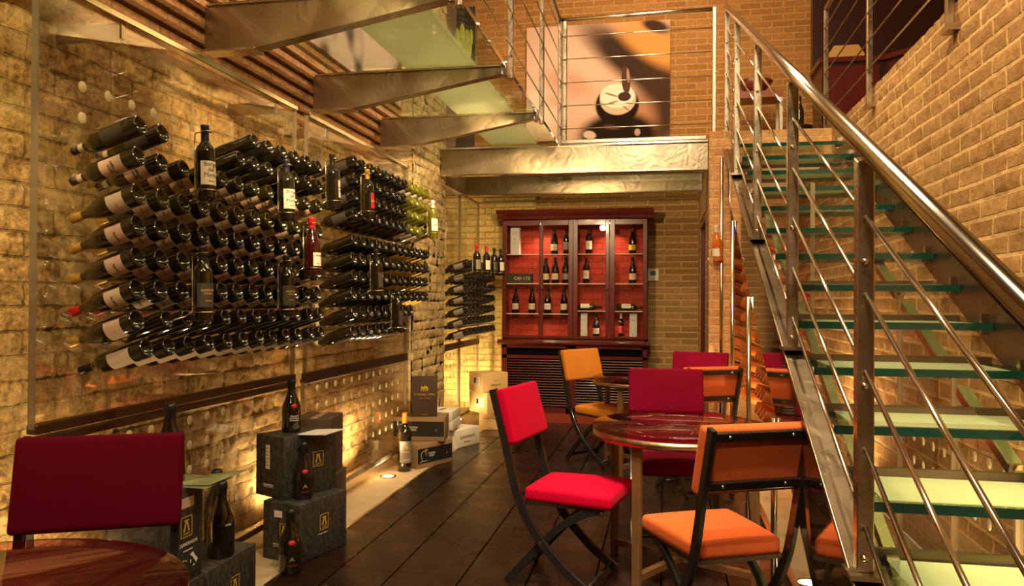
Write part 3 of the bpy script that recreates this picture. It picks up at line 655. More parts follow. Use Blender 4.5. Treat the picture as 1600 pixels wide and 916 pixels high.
# ================================================================== chairs
def cushion(sx, sy, sz, puff=.012, bev=.02, taper=0):
    """soft block centred on the origin, its faces slightly domed"""
    bm = bmesh.new(); bmesh.ops.create_cube(bm, size=1)
    for v in bm.verts: v.co = Vector((v.co.x*sx, v.co.y*sy, v.co.z*sz))
    bmesh.ops.bevel(bm, geom=bm.edges[:], offset=bev, segments=4, affect='EDGES', profile=.6)
    bmesh.ops.subdivide_edges(bm, edges=[e for e in bm.edges if e.calc_length() > .1], cuts=5, use_grid_fill=True)
    ax = (sx, sy, sz).index(min(sx, sy, sz)); oth = [i for i in range(3) if i != ax]; S_ = (sx, sy, sz)
    for v in bm.verts:
        u = 1
        for i in oth: u *= max(0, 1-(2*v.co[i]/S_[i])**2)
        v.co[ax] += math.copysign(puff*u**.5, v.co[ax]) if abs(v.co[ax]) > S_[ax]*.3 else 0
    for v in bm.verts: v.co.x *= 1-taper*(v.co.y/sy+.5)
    for f in bm.faces: f.smooth = True
    return bm
def cush_obj(name, bm, m, parent, Mx):
    me = bpy.data.meshes.new(name); bm.transform(Mx); bm.to_mesh(me); bm.free(); me.materials.append(m)
    o = bpy.data.objects.new(name, me); C.objects.link(o); o.parent = parent; return o
def curve_pts(P, n=6):
    out = []
    P = [Vector(p) for p in P]
    for i in range(len(P)-1):
        a = P[max(i-1, 0)]; b = P[i]; c = P[i+1]; d = P[min(i+2, len(P)-1)]
        for k in range(n):
            t = k/n; out.append(.5*((2*b)+(c-a)*t+(2*a-5*b+4*c-d)*t*t+(3*b-a-3*c+d)*t**3))
    return out+[P[-1]]
def make_chair(vel, lab, s=1.0, legs=True):
    """folding chair facing -Y; y grows towards the back"""
    o = empty('folding_chair', label=lab, cat='chair', group='velvet folding chairs')
    W_ = .415
    for sx in (-1, 1):
        x = sx*(W_/2-.006)
        A = [(x, .335, .925), (x, .275, .70), (x, .225, .50), (x, .185, .385), (x, .105, .25), (x, -.03, .11), (x, -.17, .012)]
        MB().bar(curve_pts(A), .022, .040).build('leg', M['black_wood'], o, bevel=.002)
        x2 = sx*(W_/2-.030)
        B = [(x2, -.19, .398), (x2, -.10, .365), (x2, .02, .285), (x2, .15, .15), (x2, .27, .012)]
        MB().bar(curve_pts(B), .022, .036).build('leg', M['black_wood'], o, bevel=.002)
        MB().tube([(x+sx*.012, .088, .225), (x2-sx*.014, .088, .225)], .008).build('pivot_bolt', M['screw'], o)
    for nm, p in (('rail', (.322, .893)), ('rail', (.272, .705))):
        r = MB().bar([(-W_/2+.01, p[0]+.004, p[1]), (W_/2-.01, p[0]+.004, p[1])], .034, .020, wax=Vector((0, .26, .966))).build('rail', M['black_wood'], o, bevel=.002)
        for sx in (-.13, .13): MB().lathe([(.0005,.003),(.006,.002),(.007,-.002)], 10, M=Matrix.Translation((sx, p[0]+.0155, p[1])) @ Matrix.Rotation(-PI/2+.26, 4, 'X')).build('screw', M['screw'], r)
    MB().tube([(-W_/2, -.14, .045), (W_/2, -.14, .045)], .009).build('stretcher', M['black_wood'], o)
    MB().box(-W_/2+.03, W_/2-.03, .235, .262, .035, .060).build('stretcher', M['black_wood'], o)
    MB().box(-W_/2+.02, W_/2-.02, -.21, .19, .392, .408).build('seat_board', M['black_wood'], o)
    Mx = Matrix.Translation((0, .262, .800)) @ Matrix.Rotation(-.265, 4, 'X')
    cush_obj('backrest', cushion(W_+.025, .046, .265, .006, .016), vel, o, Mx)
    cush_obj('seat', cushion(W_+.005, .43, .062, .014, .022, .12), vel, o, Matrix.Translation((0, -.035, .438)))
    return o
def place(o, x, y, facing, s=1.0):
    """x, y = point under the seat centre; facing = direction the sitter looks"""
    o.location = (x, y, 0); o.rotation_euler = (0, 0, math.atan2(facing[0], -facing[1])); o.scale = (s, s, s)
def by_back(o, bx, by, facing, s=1.0):
    f = Vector((facing[0], facing[1], 0)).normalized(); place(o, bx+f.x*.30*s, by+f.y*.30*s, facing, s)
c = make_chair(M['vel_red'], 'bright red velvet folding chair left of the middle table, facing right'); by_back(c, -.74, 3.93, (.965, -.2), 1.02)
c = make_chair(M['vel_org'], 'orange velvet folding chair in the foreground, seen from behind, scuffed black frame'); by_back(c, .335, 2.99, (-.44, .90), 1.0)
c = make_chair(M['vel_mag'], 'magenta velvet folding chair behind the middle table, facing the camera'); by_back(c, .01, 4.97, (.06, -1), 1.03)
c = make_chair(M['vel_och'], 'amber orange folding chair before the wine cabinet, left of the far table'); by_back(c, -.74, 6.93, (.80, -.60), 1.02)
c = make_chair(M['vel_mag'], 'magenta folding chair farthest right, beside the brick pillar'); by_back(c, .30, 6.66, (-.25, -.97), 1.03)
c = make_chair(M['vel_org'], 'orange folding chair seen from behind near the amber bottles, right of the far table'); by_back(c, .335, 5.62, (-.45, .89), .99)
c = make_chair(M['vel_pur'], 'plum velvet folding chair at the left edge beside the foreground table'); by_back(c, -1.66, 2.09, (.44, -.90), 1.04)

# ================================================================== tables
def make_table(lab, cx, cy, r=.46, rot=0.0, zt=.752, nleg=4):
    o = empty('round_table', (cx, cy, 0), rot, label=lab, cat='table', group='round red glass-topped tables')
    MB().lathe([(.0005, zt-.052), (r-.012, zt-.052), (r-.012, zt-.030), (.0005, zt-.030)], 64, smooth=False).build('tabletop', M['table_red'], o)
    g = MB(); g.lathe([(.0005, zt-.022), (r-.004, zt-.022), (r, zt-.018), (r, zt-.004), (r-.004, zt), (.0005, zt)], 64); g.build('glass_top', M['table_glass'], o)
    MB().lathe([(r-.012, zt-.062), (r-.002, zt-.062), (r-.002, zt-.026), (r-.012, zt-.026)], 64).build('rim_band', M['bronze'], o)
    lr = r-.045
    for k in range(nleg):
        a = math.radians(59)+k*2*PI/nleg
        R = Matrix.Rotation(a, 4, 'Z') @ Matrix.Translation((lr, 0, 0))
        MB().box(-.013, .013, -.022, .022, 0, zt-.054, M=R).build('leg', M['leg_wood'], o, bevel=.002)
    for k in range(2):
        a = math.radians(59)+k*PI/2
        MB().box(-lr, lr, -.018, .018, .055+.0*k, .085, M=Matrix.Rotation(a, 4, 'Z')).build('stretcher', M['leg_wood'], o)
    return o
make_table('middle round table with dark red glassy top between red and orange chairs', .085, 4.10, .448)
make_table('far round table in front of the wine cabinet', -.12, 6.55)
make_table('round table at the bottom left corner, glossy dark red top', -1.42, 1.36, .445)
# small hooks: jar candle holders of clear glass on the middle table read as two small squares
def tealight(x, y, lab):
    o = empty('tealight_holder', (x, y, .752), label=lab, cat='candle holder', group='tealight holders')
    MB().lathe([(.0005,.001),(.026,.001),(.028,.035),(.024,.036),(.023,.006),(.0005,.005)], 20).build('holder', M['pane'], o)
    MB().lathe([(.0005,.006),(.018,.006),(.018,.016),(.0005,.016)], 16).build('candle', M['lab_cream'], o)

# ================================================================== prints, thermostat, upper floor furniture
MB().box(-1.61, .055, 9.105, 9.14, 3.25, 4.60).build('cork_photograph', M['photo_cork'], label='large warm photograph of a corked bottle neck and corkscrew on the upper brick wall', cat='picture')
vp = empty('vineyard_print', (-2.6, 9.11, 3.9), label='print with hanging green grapes behind the glass walkway', cat='picture')
MB().box(-.37, .36, 0, .03, -.72, 1.0).build('panel', mat('pink_dark_print', (.30,.20,.17), .5, var=.8, vscale=3), vp)
MB().box(.13, .36, -.004, 0, -.72, 1.0).build('dark_ground', mat('dark_print_ground', (.045,.03,.025), .5, var=.5, vscale=6), vp)
gm = mat('green_grape_print', (.60,.62,.14), .5, var=.35, vscale=25)
gr = MB()
for (gx, gz, w, h) in ((.14,.60,.03,.11),(.20,.64,.032,.12),(.26,.58,.032,.11),(.17,.46,.03,.11),(.235,.48,.03,.12),(.29,.47,.028,.10),(.21,.33,.028,.10),(.26,.36,.028,.10),(.10,.50,.028,.1),(.31,.60,.022,.09)):
    gr.lathe([(1, 0), (.9, .25), (.6, .5), (.0005, .62)], 14, M=Matrix.Translation((gx+.0, -.004, gz+.02)) @ Matrix.Rotation(PI/2, 4, 'X') @ Matrix.Diagonal((w*1.15, h*1.2, .012, 1)))
gr.build('grape_bunch', gm, vp)
lp = empty('pink_print', (-2.2, 5.3, 3.0), label='blurred pink and grey print on the wall above the walkway', cat='picture')
pm, pt, pb = nt('pink_blur_print'); ptc = N(pt, 'ShaderNodeTexCoord'); pn = N(pt, 'ShaderNodeTexNoise', Scale=2.6, Detail=1.0); lk(pt, ptc.outputs['Object'], pn.inputs['Vector'])
pr = N(pt, 'ShaderNodeValToRGB'); pr.color_ramp.elements[0].position = .40; pr.color_ramp.elements[0].color = (.06, .05, .06, 1); pr.color_ramp.elements[1].position = .52; pr.color_ramp.elements[1].color = (.66, .48, .42, 1)
lk(pt, pn.outputs['Fac'], pr.inputs[0]); lk(pt, pr.outputs[0], pb.inputs['Base Color'])
MB().box(0, .012, -.8, 1.0, .0, 1.1).build('panel', pm, lp)
t = empty('thermostat', (-.125, 9.15, 1.675), label='square white thermostat on the brick wall right of the cabinet', cat='thermostat')
MB().box(-.065, .065, -.025, 0, -.07, .07).build('housing', M['plastic'], t, bevel=.006)
MB().box(-.035, .03, -.027, -.024, -.005, .045).build('display', M['lcd'], t)
# upper floor: sideboard, its box, console with bowl, bottle
ZU = 2.84
sb = empty('sideboard', (1.6, 8.6, ZU), label='dark mahogany corner sideboard on the upper floor behind the guard rail', cat='sideboard')
pw = Matrix.Identity(4)
MB().box(0, .62, -.0, .5, 0, 1.02).build('cabinet_body', M['mahogany_dk'], sb)
MB().box(-.03, .64, -.04, .52, 1.02, 1.07).build('countertop', M['mahogany'], sb)
A45 = Matrix.Translation((.62, 0, 0)) @ Matrix.Rotation(-math.radians(50), 4, 'Z')
MB().box(0, 1.5, 0, .5, 0, 1.02, M=A45).build('cabinet_body', M['mahogany_dk'], sb)
MB().box(-.0, 1.5, -.04, .52, 1.02, 1.07, M=A45).build('countertop', M['mahogany'], sb)
for Mx, ds in ((Matrix.Identity(4), [(.03, .56)]), (A45, [(.05, .55), (.58, 1.08)])):
    for a, b in ds:
        d = MB(); d.box(a, b, -.02, 0, .08, .98, M=Mx); d.box(a+.07, b-.07, -.027, -.018, .16, .90, M=Mx)
        dd = d.build('door', M['mahogany'], sb, bevel=.004)
        MB().lathe([(.0005,.03),(.014,.024),(.008,.01),(.006,0)], 12, M=Mx @ Matrix.Translation((b-.04 if Mx != A45 else a+.05, -.02, .72)) @ Matrix.Rotation(PI/2, 4, 'X')).build('knob', M['chrome'], dd)
MB().box(-.02, 2.3, .40, .52, 1.07, 2.6).build('back_panel', M['mahogany_dk'], sb)
MB().prism([(0, 0), (.36, 0), (.36, .03), (.30, .13), (.06, .13), (0, .03)], 'y', -.12, .12).build('wooden_box', M['oak'], label='light oak wine box lying on the upper sideboard', cat='box').location = (1.66, 8.72, ZU+1.07)
cs = empty('console_table', (.96, 8.62, ZU), label='small wooden console table at the head of the stair', cat='table')
MB().box(-.24, .24, -.16, .16, .66, .73).build('tabletop', mat('red_brown_wood', (.22,.06,.02), .35, coat=.4), cs)
for sx in (-1, 1):
    for sy in (-1, 1): MB().box(sx*.22-.014, sx*.22+.014, sy*.14-.014, sy*.14+.014, 0, .66).build('leg', M['plastic'], cs)
MB().box(-.22, .22, -.14, .14, .10, .12).build('shelf', M['mahogany_dk'], cs)
MB().lathe([(.0005,.01),(.07,.0),(.09,.012),(.19,.13),(.18,.135),(.08,.025),(.0005,.02)], 28).build('bowl', M['red_bowl'], label='wide dark red bowl on the small upstairs console table', cat='bowl').location = (.93, 8.62, ZU+.73)
# ================================================================== bottles
PROF = {
 'bordeaux': dict(g=[(.0005,.030),(.012,.027),(.022,.014),(.028,.003),(.032,.0),(.0365,.003),(.0378,.008),(.0378,.188),(.0365,.200),(.031,.212),(.022,.223),(.0160,.234),(.0148,.245)], c=(.0156,.238,.300), l=(.055,.150,.0385), t=.265),
 'burgundy': dict(g=[(.0005,.034),(.014,.030),(.026,.014),(.033,.003),(.037,.0),(.0415,.004),(.0425,.010),(.0425,.135),(.0405,.160),(.034,.188),(.024,.215),(.0175,.235),(.0160,.250)], c=(.0166,.243,.300), l=(.045,.115,.0432), t=.268),
 'champagne': dict(g=[(.0005,.036),(.014,.032),(.026,.014),(.035,.003),(.040,.0),(.0435,.005),(.0445,.012),(.0445,.130),(.0425,.155),(.036,.182),(.026,.210),(.0185,.240),(.0170,.262)], c=(.0185,.232,.318), l=(.045,.105,.0452), t=.28),
 'magnum': dict(g=[(.0005,.04),(.03,.03),(.045,.004),(.052,.0),(.057,.006),(.058,.014),(.058,.30),(.056,.325),(.047,.348),(.032,.368),(.0215,.388),(.0195,.41)], c=(.0205,.398,.49), l=(.075,.255,.0588), t=.43),
}
def bottle_parts(kind, gm_, cm, lm, seg=20, lspan=62, lz=None, neckband=None, single=False):
    P = PROF[kind]
    r, z0, z1 = P['c']
    cap = [(r, z0), (r, z1-.012), (r+.0012, z1-.010), (r+.0012, z1-.002), (r-.002, z1), (.0005, z1)]
    if kind == 'champagne': cap = [(r+.003, z0-.03), (r-.001, z0+.02), (r, z1-.035), (r+.0015, z1-.028), (r+.001, z1-.012), (r-.003, z1-.002), (.0005, z1)]
    a = math.radians(lspan); l0, l1, lr = P['l']; lab = [(lr, l0), (lr, l1)]
    if lz: lab = [(lr, lz[0]), (lr, lz[1])]
    if single:
        m = MB().lathe(P['g'], seg); m.lathe(cap, max(8, seg//2), 1)
        if lm: m.lathe(lab, 8, 2, a0=-a, a1=a)
        return m.mesh('wine_bottle', [gm_, cm]+([lm] if lm else [])), None, None
    g = MB().lathe(P['g'], seg).mesh('wine_bottle', gm_)
    c_ = MB().lathe(cap, 14).mesh('capsule', cm)
    l_ = MB().lathe(lab, 12, a0=-a, a1=a).mesh('label', lm) if lm else None
    return g, c_, l_
def bottle(kind, gm_, cm, lm, lettering=(), seal=False, single=False, band=None, **k):
    g, c_, l_ = bottle_parts(kind, gm_, cm, lm, single=single, seg=14 if single else 22, **k)
    o = bpy.data.objects.new('wine_bottle', g); C.objects.link(o)
    if c_: q = bpy.data.objects.new('capsule', c_); C.objects.link(q); q.parent = o
    if l_: q = bpy.data.objects.new('label', l_); C.objects.link(q); q.parent = o
    lr = PROF[kind]['l'][2]
    for body, size, z, im in lettering:
        text(body, size, im, o, frame((0, 0, z), (0, 1, 0)), 'lettering', bend=lr+.0004)
    if seal:
        R = Matrix.Translation((.0385, 0, .158)) @ Matrix.Rotation(PI/2-.25, 4, 'Y')
        q = MB().lathe([(.0005,.004),(.012,.003),(.0145,.0),(.0145,-.004)], 18, M=R).build('wax_seal', M['lab_red'], o)
    if band: MB().lathe([(PROF[kind]['c'][0]+.0008, band), (PROF[kind]['c'][0]+.0008, band+.022)], 14).build('neck_band', M['lab_cream'], o)
    return o
def pose(o, base, axis, lab_dir):
    z = Vector(axis).normalized(); x = Vector(lab_dir); x = (x-z*x.dot(z)).normalized(); y = z.cross(x)
    o.matrix_world = Matrix(((x.x, y.x, z.x, base[0]), (x.y, y.y, z.y, base[1]), (x.z, y.z, z.z, base[2]), (0, 0, 0, 1)))
TILT = math.radians(18.0)
AX = (-math.cos(TILT), 0, -math.sin(TILT))
CNT = {}
def rack(specs):
    """specs: list of (proto factory, y list, neck-tip z, row word, label words, group, x base)"""
    for fac, ys_, z, words, grp, xb, start, ldir in specs:
        p = None
        for i, y in ys_:
            o = fac() if p is None else copy_tree(p)
            if p is None: p = o
            roll = random.uniform(-.06, .06)
            pose(o, (xb+random.uniform(-.004, .004), y, z+.30*math.sin(TILT)), AX if ldir[0] == 0 else (-AX[0], 0, AX[2]), (ldir[0]*0, ldir[1], ldir[2]+roll))
            tag(o, words % ORD[i], 'wine bottle', grp)
XB = XG-.035+.30*math.cos(TILT)
G = M
def fb(lm, cm='cap_navy', gl='g_dark', kind='bordeaux', band=None, let=(), **k):
    return lambda: bottle(kind, G[gl], G[cm], G[lm] if lm else None, lettering=let, band=band, **k)
r1 = lambda idx: [(n, Y1+PIT*i) for n, i in enumerate(idx)]
LD = (0, -.8, -.55)
NR = 'of the nearest wall rack'
L1_ = [('Sasso\nal Poggio', .016, .105, M['ink'])]
specs = [
 (fb(None), r1(range(6, 12)), R1[0], 'dark bottle, %s from left in the short top row '+NR, 'dark bottles, top row of near rack', XB, 0, LD),
 (fb('lab_dark', band=.245, gl='g_olive'), r1(range(0, 2)), R1[1], 'dark olive bottle, %s of the separate pair at upper left of nearest rack', 'olive bottles of near rack', XB, 0, LD),
 (fb(None), r1(range(5, 12)), R1[1], 'dark bottle, %s after the gap in the second row '+NR, 'dark bottles, second row of near rack', XB, 0, LD),
 (fb('lab_pink', band=.245, gl='g_olive', let=L1_), r1(range(0, 12)), R1[2], 'navy-capsuled bottle, pale label, %s from left, third row '+NR, 'pale-labelled bottles, third row of near rack', XB, 0, LD),
 (fb('lab_cream', 'cap_gold', 'g_olive', 'burgundy', let=[('~', .03, .08, M['ink_red'])]), r1(range(0, 12)), R1[3], 'gold-capsuled bottle, cream label, %s from left, fourth row '+NR, 'cream-labelled bottles, fourth row of near rack', XB, 0, LD),
 (fb('lab_pink', 'cap_gold', 'g_dark', 'burgundy', let=[('Corvina', .013, .08, M['ink'])]), r1(range(0, 12)), R1[4], 'sloping-shouldered bottle, pink label, %s from left, fifth row '+NR, 'pink-labelled bottles, fifth row of near rack', XB, 0, LD),
 (fb('lab_pink', 'cap_gold', 'g_dark', 'burgundy', let=[('Corvina', .013, .08, M['ink'])]), r1(range(0, 12)), R1[5], 'gold-capsuled bottle, pink label, %s from left, sixth row '+NR, 'pink-labelled bottles, sixth row of near rack', XB, 0, LD),
 (fb('lab_cream', 'cap_red', 'g_dark', 'burgundy', let=[('Riserva', .015, .085, M['ink'])]), r1(range(0, 12)), R1[6], 'red-capsuled bottle, cream label, %s from left, seventh row '+NR, 'red-capsuled bottles, seventh row of near rack', XB, 0, LD),
 (fb('lab_pink', 'cap_gold', 'g_dark', 'burgundy'), r1(range(0, 1)), R1[7], 'pink-labelled bottle alone at the left end of eighth row, %s of near rack', 'eighth row of near rack', XB, 0, LD),
 (fb(None, 'cap_black'), [(n+1, Y1+PIT*n+.03) for n in range(1, 12)], R1[7], 'dark unlabelled bottle, %s from left in eighth row '+NR, 'dark bottles, eighth row of near rack', XB, 0, LD),
 (fb('lab_cream', 'cap_black'), [(n, Y1+PIT*n+.05) for n in range(0, 12)], R1[8], 'dark pale-labelled bottle, %s from left, lowest row '+NR, 'bottles in lowest row of near rack', XB, 0, LD),
]
r2 = lambda idx: [(n, Y2+PIT*i) for n, i in enumerate(idx)]
MR = 'of the middle wall rack'
R2 = [2.155, 2.045, 1.940, 1.830, 1.660, 1.545, 1.435, 1.320, 1.205, 1.085]
for j in range(4):
    w = ['top', 'second', 'third', 'fourth'][j]
    specs.append((fb('lab_dark', 'cap_gold' if j > 1 else 'cap_black'), r2(range(0, 8)), R2[j], 'dark bottle, %s from left in the '+w+' row '+MR, 'dark bottles, '+w+' row of middle rack', XB, 0, LD))
    specs.append((fb('lab_white' if j in (0, 3) else None, 'cap_white', 'g_green'), r2(range(8, 12)), R2[j], 'green glass bottle, %s of the green ones, '+w+' row '+MR, 'green bottles, '+w+' row of middle rack', XB, 0, LD))
for j in range(4, 10):
    w = ['fifth', 'sixth', 'seventh', 'eighth', 'ninth', 'lowest'][j-4]
    n_ = {4: 7, 5: 6, 6: 6, 7: 7, 8: 9, 9: 8}[j]
    specs.append((fb(None, 'cap_black', 'g_dark', 'burgundy' if j > 4 else 'bordeaux', band=.245), r2(range(0, n_)), R2[j], 'dark bottle, %s from left in the '+w+' row '+MR, 'dark bottles, '+w+' row of middle rack', XB, 0, LD))
    if j < 8: specs.append((fb('lab_yellow', 'cap_gold'), r2(range(n_, 12)), R2[j], 'yellow-labelled bottle, %s of the yellow ones, '+w+' row '+MR, 'yellow-labelled bottles, '+w+' row of middle rack', XB, 0, LD))
r3 = lambda n: [(i, Y3+.172*i) for i in range(n)]
for j in range(7):
    w = ['top', 'second', 'third', 'fourth', 'fifth', 'sixth', 'lowest'][j]
    specs.append((fb('lab_grey', 'cap_black', single=True), r3(8), 1.655-.1135*j, 'dark bottle, %s from left, '+w+' row of the far rack by the cabinet', 'dark bottles, '+w+' row of far rack', XB, 0, LD))
rack(specs)
# rose bottles under the stair, necks in a glass panel facing left
XRR = .88
o = panel('glass rack panel under the stair holding amber bottles', XRR, 5.0, 8.95, .45, 2.10, 'b', None, side=-1, posts=False)
ab = MB()
for ya, n in ((5.22, 4), (6.25, 4), (7.55, 4)):
    for j in range(11):
        if ya < 6 and j > 7: continue
        for i in range(n):
            z_ = Vector((AX[0]*-1, 0, AX[2])); x_ = Vector((0, -.8, .55+random.uniform(-.05, .05))); x_ = (x_-z_*x_.dot(z_)).normalized(); y_ = z_.cross(x_)
            b0 = (XRR+.03-.30*math.cos(TILT), ya+.139*i, .56+.121*j+.30*math.sin(TILT))
            Mb = Matrix(((x_.x, y_.x, z_.x, b0[0]), (x_.y, y_.y, z_.y, b0[1]), (x_.z, y_.z, z_.z, b0[2]), (0, 0, 0, 1)))
            P = PROF['burgundy']; ab.lathe(P['g'], 14, 0, M=Mb); r_, za0, zb0 = P['c']
            ab.lathe([(r_, za0), (r_, zb0-.002), (.0005, zb0)], 8, 1 if j % 3 else 3, M=Mb); ab.lathe([(P['l'][2], P['l'][0]), (P['l'][2], P['l'][1])], 8, 2, M=Mb, a0=-1.1, a1=1.1)
ab.build('amber_wine_bottles', [M['g_rose'], M['cap_red'], M['g_rose'], M['cap_white']], label='rows of amber rose wine bottles lying in the rack under the stair', cat='wine bottles', kind='stuff')

# ------------------------------------------------------------------ upright display bottles in wire holders
def holder(x, y, z, h, lab, reach, kind='bordeaux'):
    rb = PROF[kind]['l'][2]; o = empty('wire_bottle_holder', (x, y, z), label=lab, cat='bottle holder', group='wire bottle holders')
    def ring(r, zz, n=24): return [(r*math.cos(2*PI*k/n), r*math.sin(2*PI*k/n), zz) for k in range(n)]
    MB().tube(ring(.0195, .272), .0022, 6, closed=True).build('ring', M['wire'], o); MB().tube(ring(rb+.003, .036), .0026, 6, closed=True).build('ring', M['wire'], o)
    b = -(rb+.012)
    m = MB(); m.tube([(-.020, 0, .272), (b, 0, .268), (b-.002, 0, .255), (b, 0, .036), (-(rb+.003), 0, .036)], .0024, 6)
    m.tube([(rb*.6, .02, .036), (.01, .0, -.010), (-.02, 0, -.010), (b, 0, .036)], .0024, 6)
    m.tube([(rb*.6, -.02, .036), (.01, .0, -.010)], .0024, 6)
    m.tube([(b, 0, .036), (b-.03, 0, .02), (-reach, 0, -.05)], .0032, 6)
    m.build('arm', M['wire'], o)
def display(uv, kind, gl, cm, lm, let, lab, az=-24, x=-1.80, lspan=62, lz=None, pitch=0):
    ub, vb = uv; p = onx(ub, vb, x)
    o = bottle(kind, M[gl], M[cm], M[lm] if lm else None, lettering=let, lspan=lspan, lz=lz)
    o.location = (x, p.y, p.z); o.rotation_euler = (0, math.radians(-2.5), math.radians(az)); o.rotation_mode = 'XYZ'
    tag(o, lab, 'wine bottle')
    holder(x, p.y, p.z, .3, 'wire holder of the '+lab.split(' held')[0], .33, kind)
    return o
BM = [('Borgo\ndel\nMerlo', .024, .115, M['ink']), ('Refosco', .008, .070, M['ink'])]
display((322, 312), 'bordeaux', 'g_dark', 'cap_navy', 'lab_white', BM, 'large white-labelled display bottle, upper left, held upright before the near rack')
display((449, 345), 'bordeaux', 'g_dark', 'cap_navy', 'lab_white', BM, 'white-labelled display bottle, upper right of the near rack, held upright')
display((522, 325), 'bordeaux', 'g_dark', 'cap_black', 'lab_white', [('Il Monte\nRosso', .018, .10, M['ink'])], 'black-capped display bottle with narrow white label, held upright before the middle rack', az=20, lspan=40)
display((576, 340), 'bordeaux', 'g_dark', 'cap_gold', 'lab_red', [('Rosso', .018, .10, M['ink_gold'])], 'gold-capped display bottle with small red label, held upright before the middle rack', az=-10, lspan=30)
display((489, 430), 'burgundy', 'g_red', 'cap_red', 'lab_white', [("L'Arena", .016, .100, M['ink']), ('Rosso', .007, .057, M['ink'])], 'bright red-capsuled display bottle between near and middle racks, held upright', lspan=36)
display((318, 502), 'bordeaux', 'g_dark', 'cap_black', 'lab_dark', [('AMARONE\nClassico', .013, .115, M['ink_gold']), ('Riserva', .009, .080, M['ink_gold'])], 'dark-labelled display bottle, lower left before the near rack, held upright', lspan=70)
display((449, 495), 'bordeaux', 'g_dark', 'cap_black', 'lab_dark', [('AMARONE\nClassico', .013, .115, M['ink_gold']), ('Riserva', .009, .080, M['ink_gold'])], 'dark-labelled display bottle, lower right before the near rack, held upright', lspan=70)
display((590, 463), 'bordeaux', 'g_dark', 'cap_black', 'lab_dark', [('O', .016, .125, M['ink_gold'])], 'dark display bottle with gold emblem, held upright low before the middle rack', az=-5, lspan=50)
display((622, 520), 'bordeaux', 'g_dark', 'cap_black', 'lab_dark', [('O', .016, .125, M['ink_gold'])], 'lowest dark display bottle before the middle rack, with pale label line, held upright', az=-5, lspan=50)
display((677, 372), 'bordeaux', 'g_green', 'cap_white', 'lab_white', [('Bianco', .014, .10, M['ink'])], 'green display bottle with white label against the pier, held upright', az=-40, lspan=50)
for k, (uv, lm_) in enumerate((((746, 430), 'lab_grey'), ((761, 430), 'lab_white'), ((773, 431), 'lab_dark'), ((783, 431), 'lab_white'))):
    display(uv, 'bordeaux', 'g_dark', 'cap_red' if k < 2 else 'cap_black', lm_, (), ORD[k]+' from left of four dark display bottles beside the cabinet, held upright', az=-30)
d = bottle('burgundy', M['g_rose'], M['cap_white'], M['lab_white'], lspan=50, lz=(.045, .11)); p = ony(1122, 408, 6.85)
d.name = 'rose_wine_bottle'; d.location = p; d.rotation_euler = (0, math.radians(8), math.radians(-120)); tag(d, 'amber bottle with white capsule held upright in front of the brick pillar', 'wine bottle')
holder(p.x, p.y, p.z, .3, 'wire holder of the amber bottle at the brick pillar', .05, 'burgundy')

# ------------------------------------------------------------------ boxes and bottles on the left strip
def crate(name, near, ra, la, lw, h, z0, m, lab, cat='box', grp=None, bevel=.003, mats=None):
    """near = bottom corner nearest the camera, ra = vector along the face running right, la = unit vector running left/back, lw = its length"""
    ra = Vector((ra[0], ra[1], 0)); la = Vector((la[0], la[1], 0)).normalized()
    L_ = ra.length; x = ra.normalized(); y = la
    o = MB()
    Mw = Matrix(((x.x, y.x, 0, near[0]), (x.y, y.y, 0, near[1]), (0, 0, 1, z0), (0, 0, 0, 1)))
    vs = MB().box(0, L_, 0, lw, 0, h)
    ob = vs.build(name, m, bevel=bevel, seg=2); ob.matrix_world = Mw
    tag(ob, lab, cat, grp)
    return ob, L_, lw, h
def perp(r): v = Vector((-r[1], r[0], 0)).normalized(); return v
# right face (local y = 0 side) and left face (local x = 0 side) in local coordinates
def face_r(x, z, off=.0012): return frame((x, -off, z), (1, 0, 0))
def face_l(y, z, off=.0012): return frame((-off, y, z), (0, -1, 0))
def emblem(o, F, s=1.0):
    def ob(mb, mt): q = mb.build('emblem', mt, o); q.matrix_local = F; return q
    m = MB(); w = .036*s
    for a, b, c_, d_ in ((-w, w, -w*1.15, -w*1.05), (-w, w, w*1.05, w*1.15), (-w, -w*.9, -w*1.15, w*1.15), (w*.9, w, -w*1.15, w*1.15)): m.box(a, b, c_, d_, 0, .0006)
    m.prism([(-w*.55,-w*.45),(-w*.3,-w*.45),(0,w*.45),(.3*w,-w*.45),(.55*w,-w*.45),(.2*w,w*.62),(-.2*w,w*.62)], 'z', 0, .0006)
    m.box(-w*.45, w*.45, w*.62, w*.74, 0, .0006); m.box(-w*.6, -w*.2, -w*.5, -w*.4, 0, .0006); m.box(w*.2, w*.6, -w*.5, -w*.4, 0, .0006)
    ob(m, M['ink_gold'])
    text('ADAMI', .013*s, M['ink_gold'], o, F @ Matrix.Translation((0, -w*.78, .0004)), 'lettering')
def sticker(o, F, w, h, m='lab_white', lines=0):
    q = MB().box(-w/2, w/2, -h/2, h/2, 0, .0006).build('sticker', M[m], o); q.matrix_local = F
    if lines:
        l = MB()
        for k in range(lines): l.box(-w*.4, w*(.4 if k % 2 else .2), h*(.36-.72*k/max(1, lines-1))-.0015, h*(.36-.72*k/max(1, lines-1))+.0015, .0006, .0009)
        q2 = l.build('print_lines', M['ink'], q)
    return q
nA, rA = (-1.853, 3.787), (.100, .380)
a, La, Wa, Ha = crate('wine_carton', nA, rA, perp(rA), .245, .305, .001, M['damask'], 'lower grey damask-patterned carton with gold emblem, standing half on the strip', grp='grey damask cartons')
emblem(a, face_r(.20, .175)); text('Prosecco Superiore', .010, M['ink_white'], a, face_r(.19, .115))
sticker(a, face_l(.14, .245), .055, .035); emblem(a, face_l(.10, .165), .8); text('CARTIZZE\n6 x 75 cl', .012, M['ink_white'], a, face_l(.15, .08))
rB = (.155, .33)
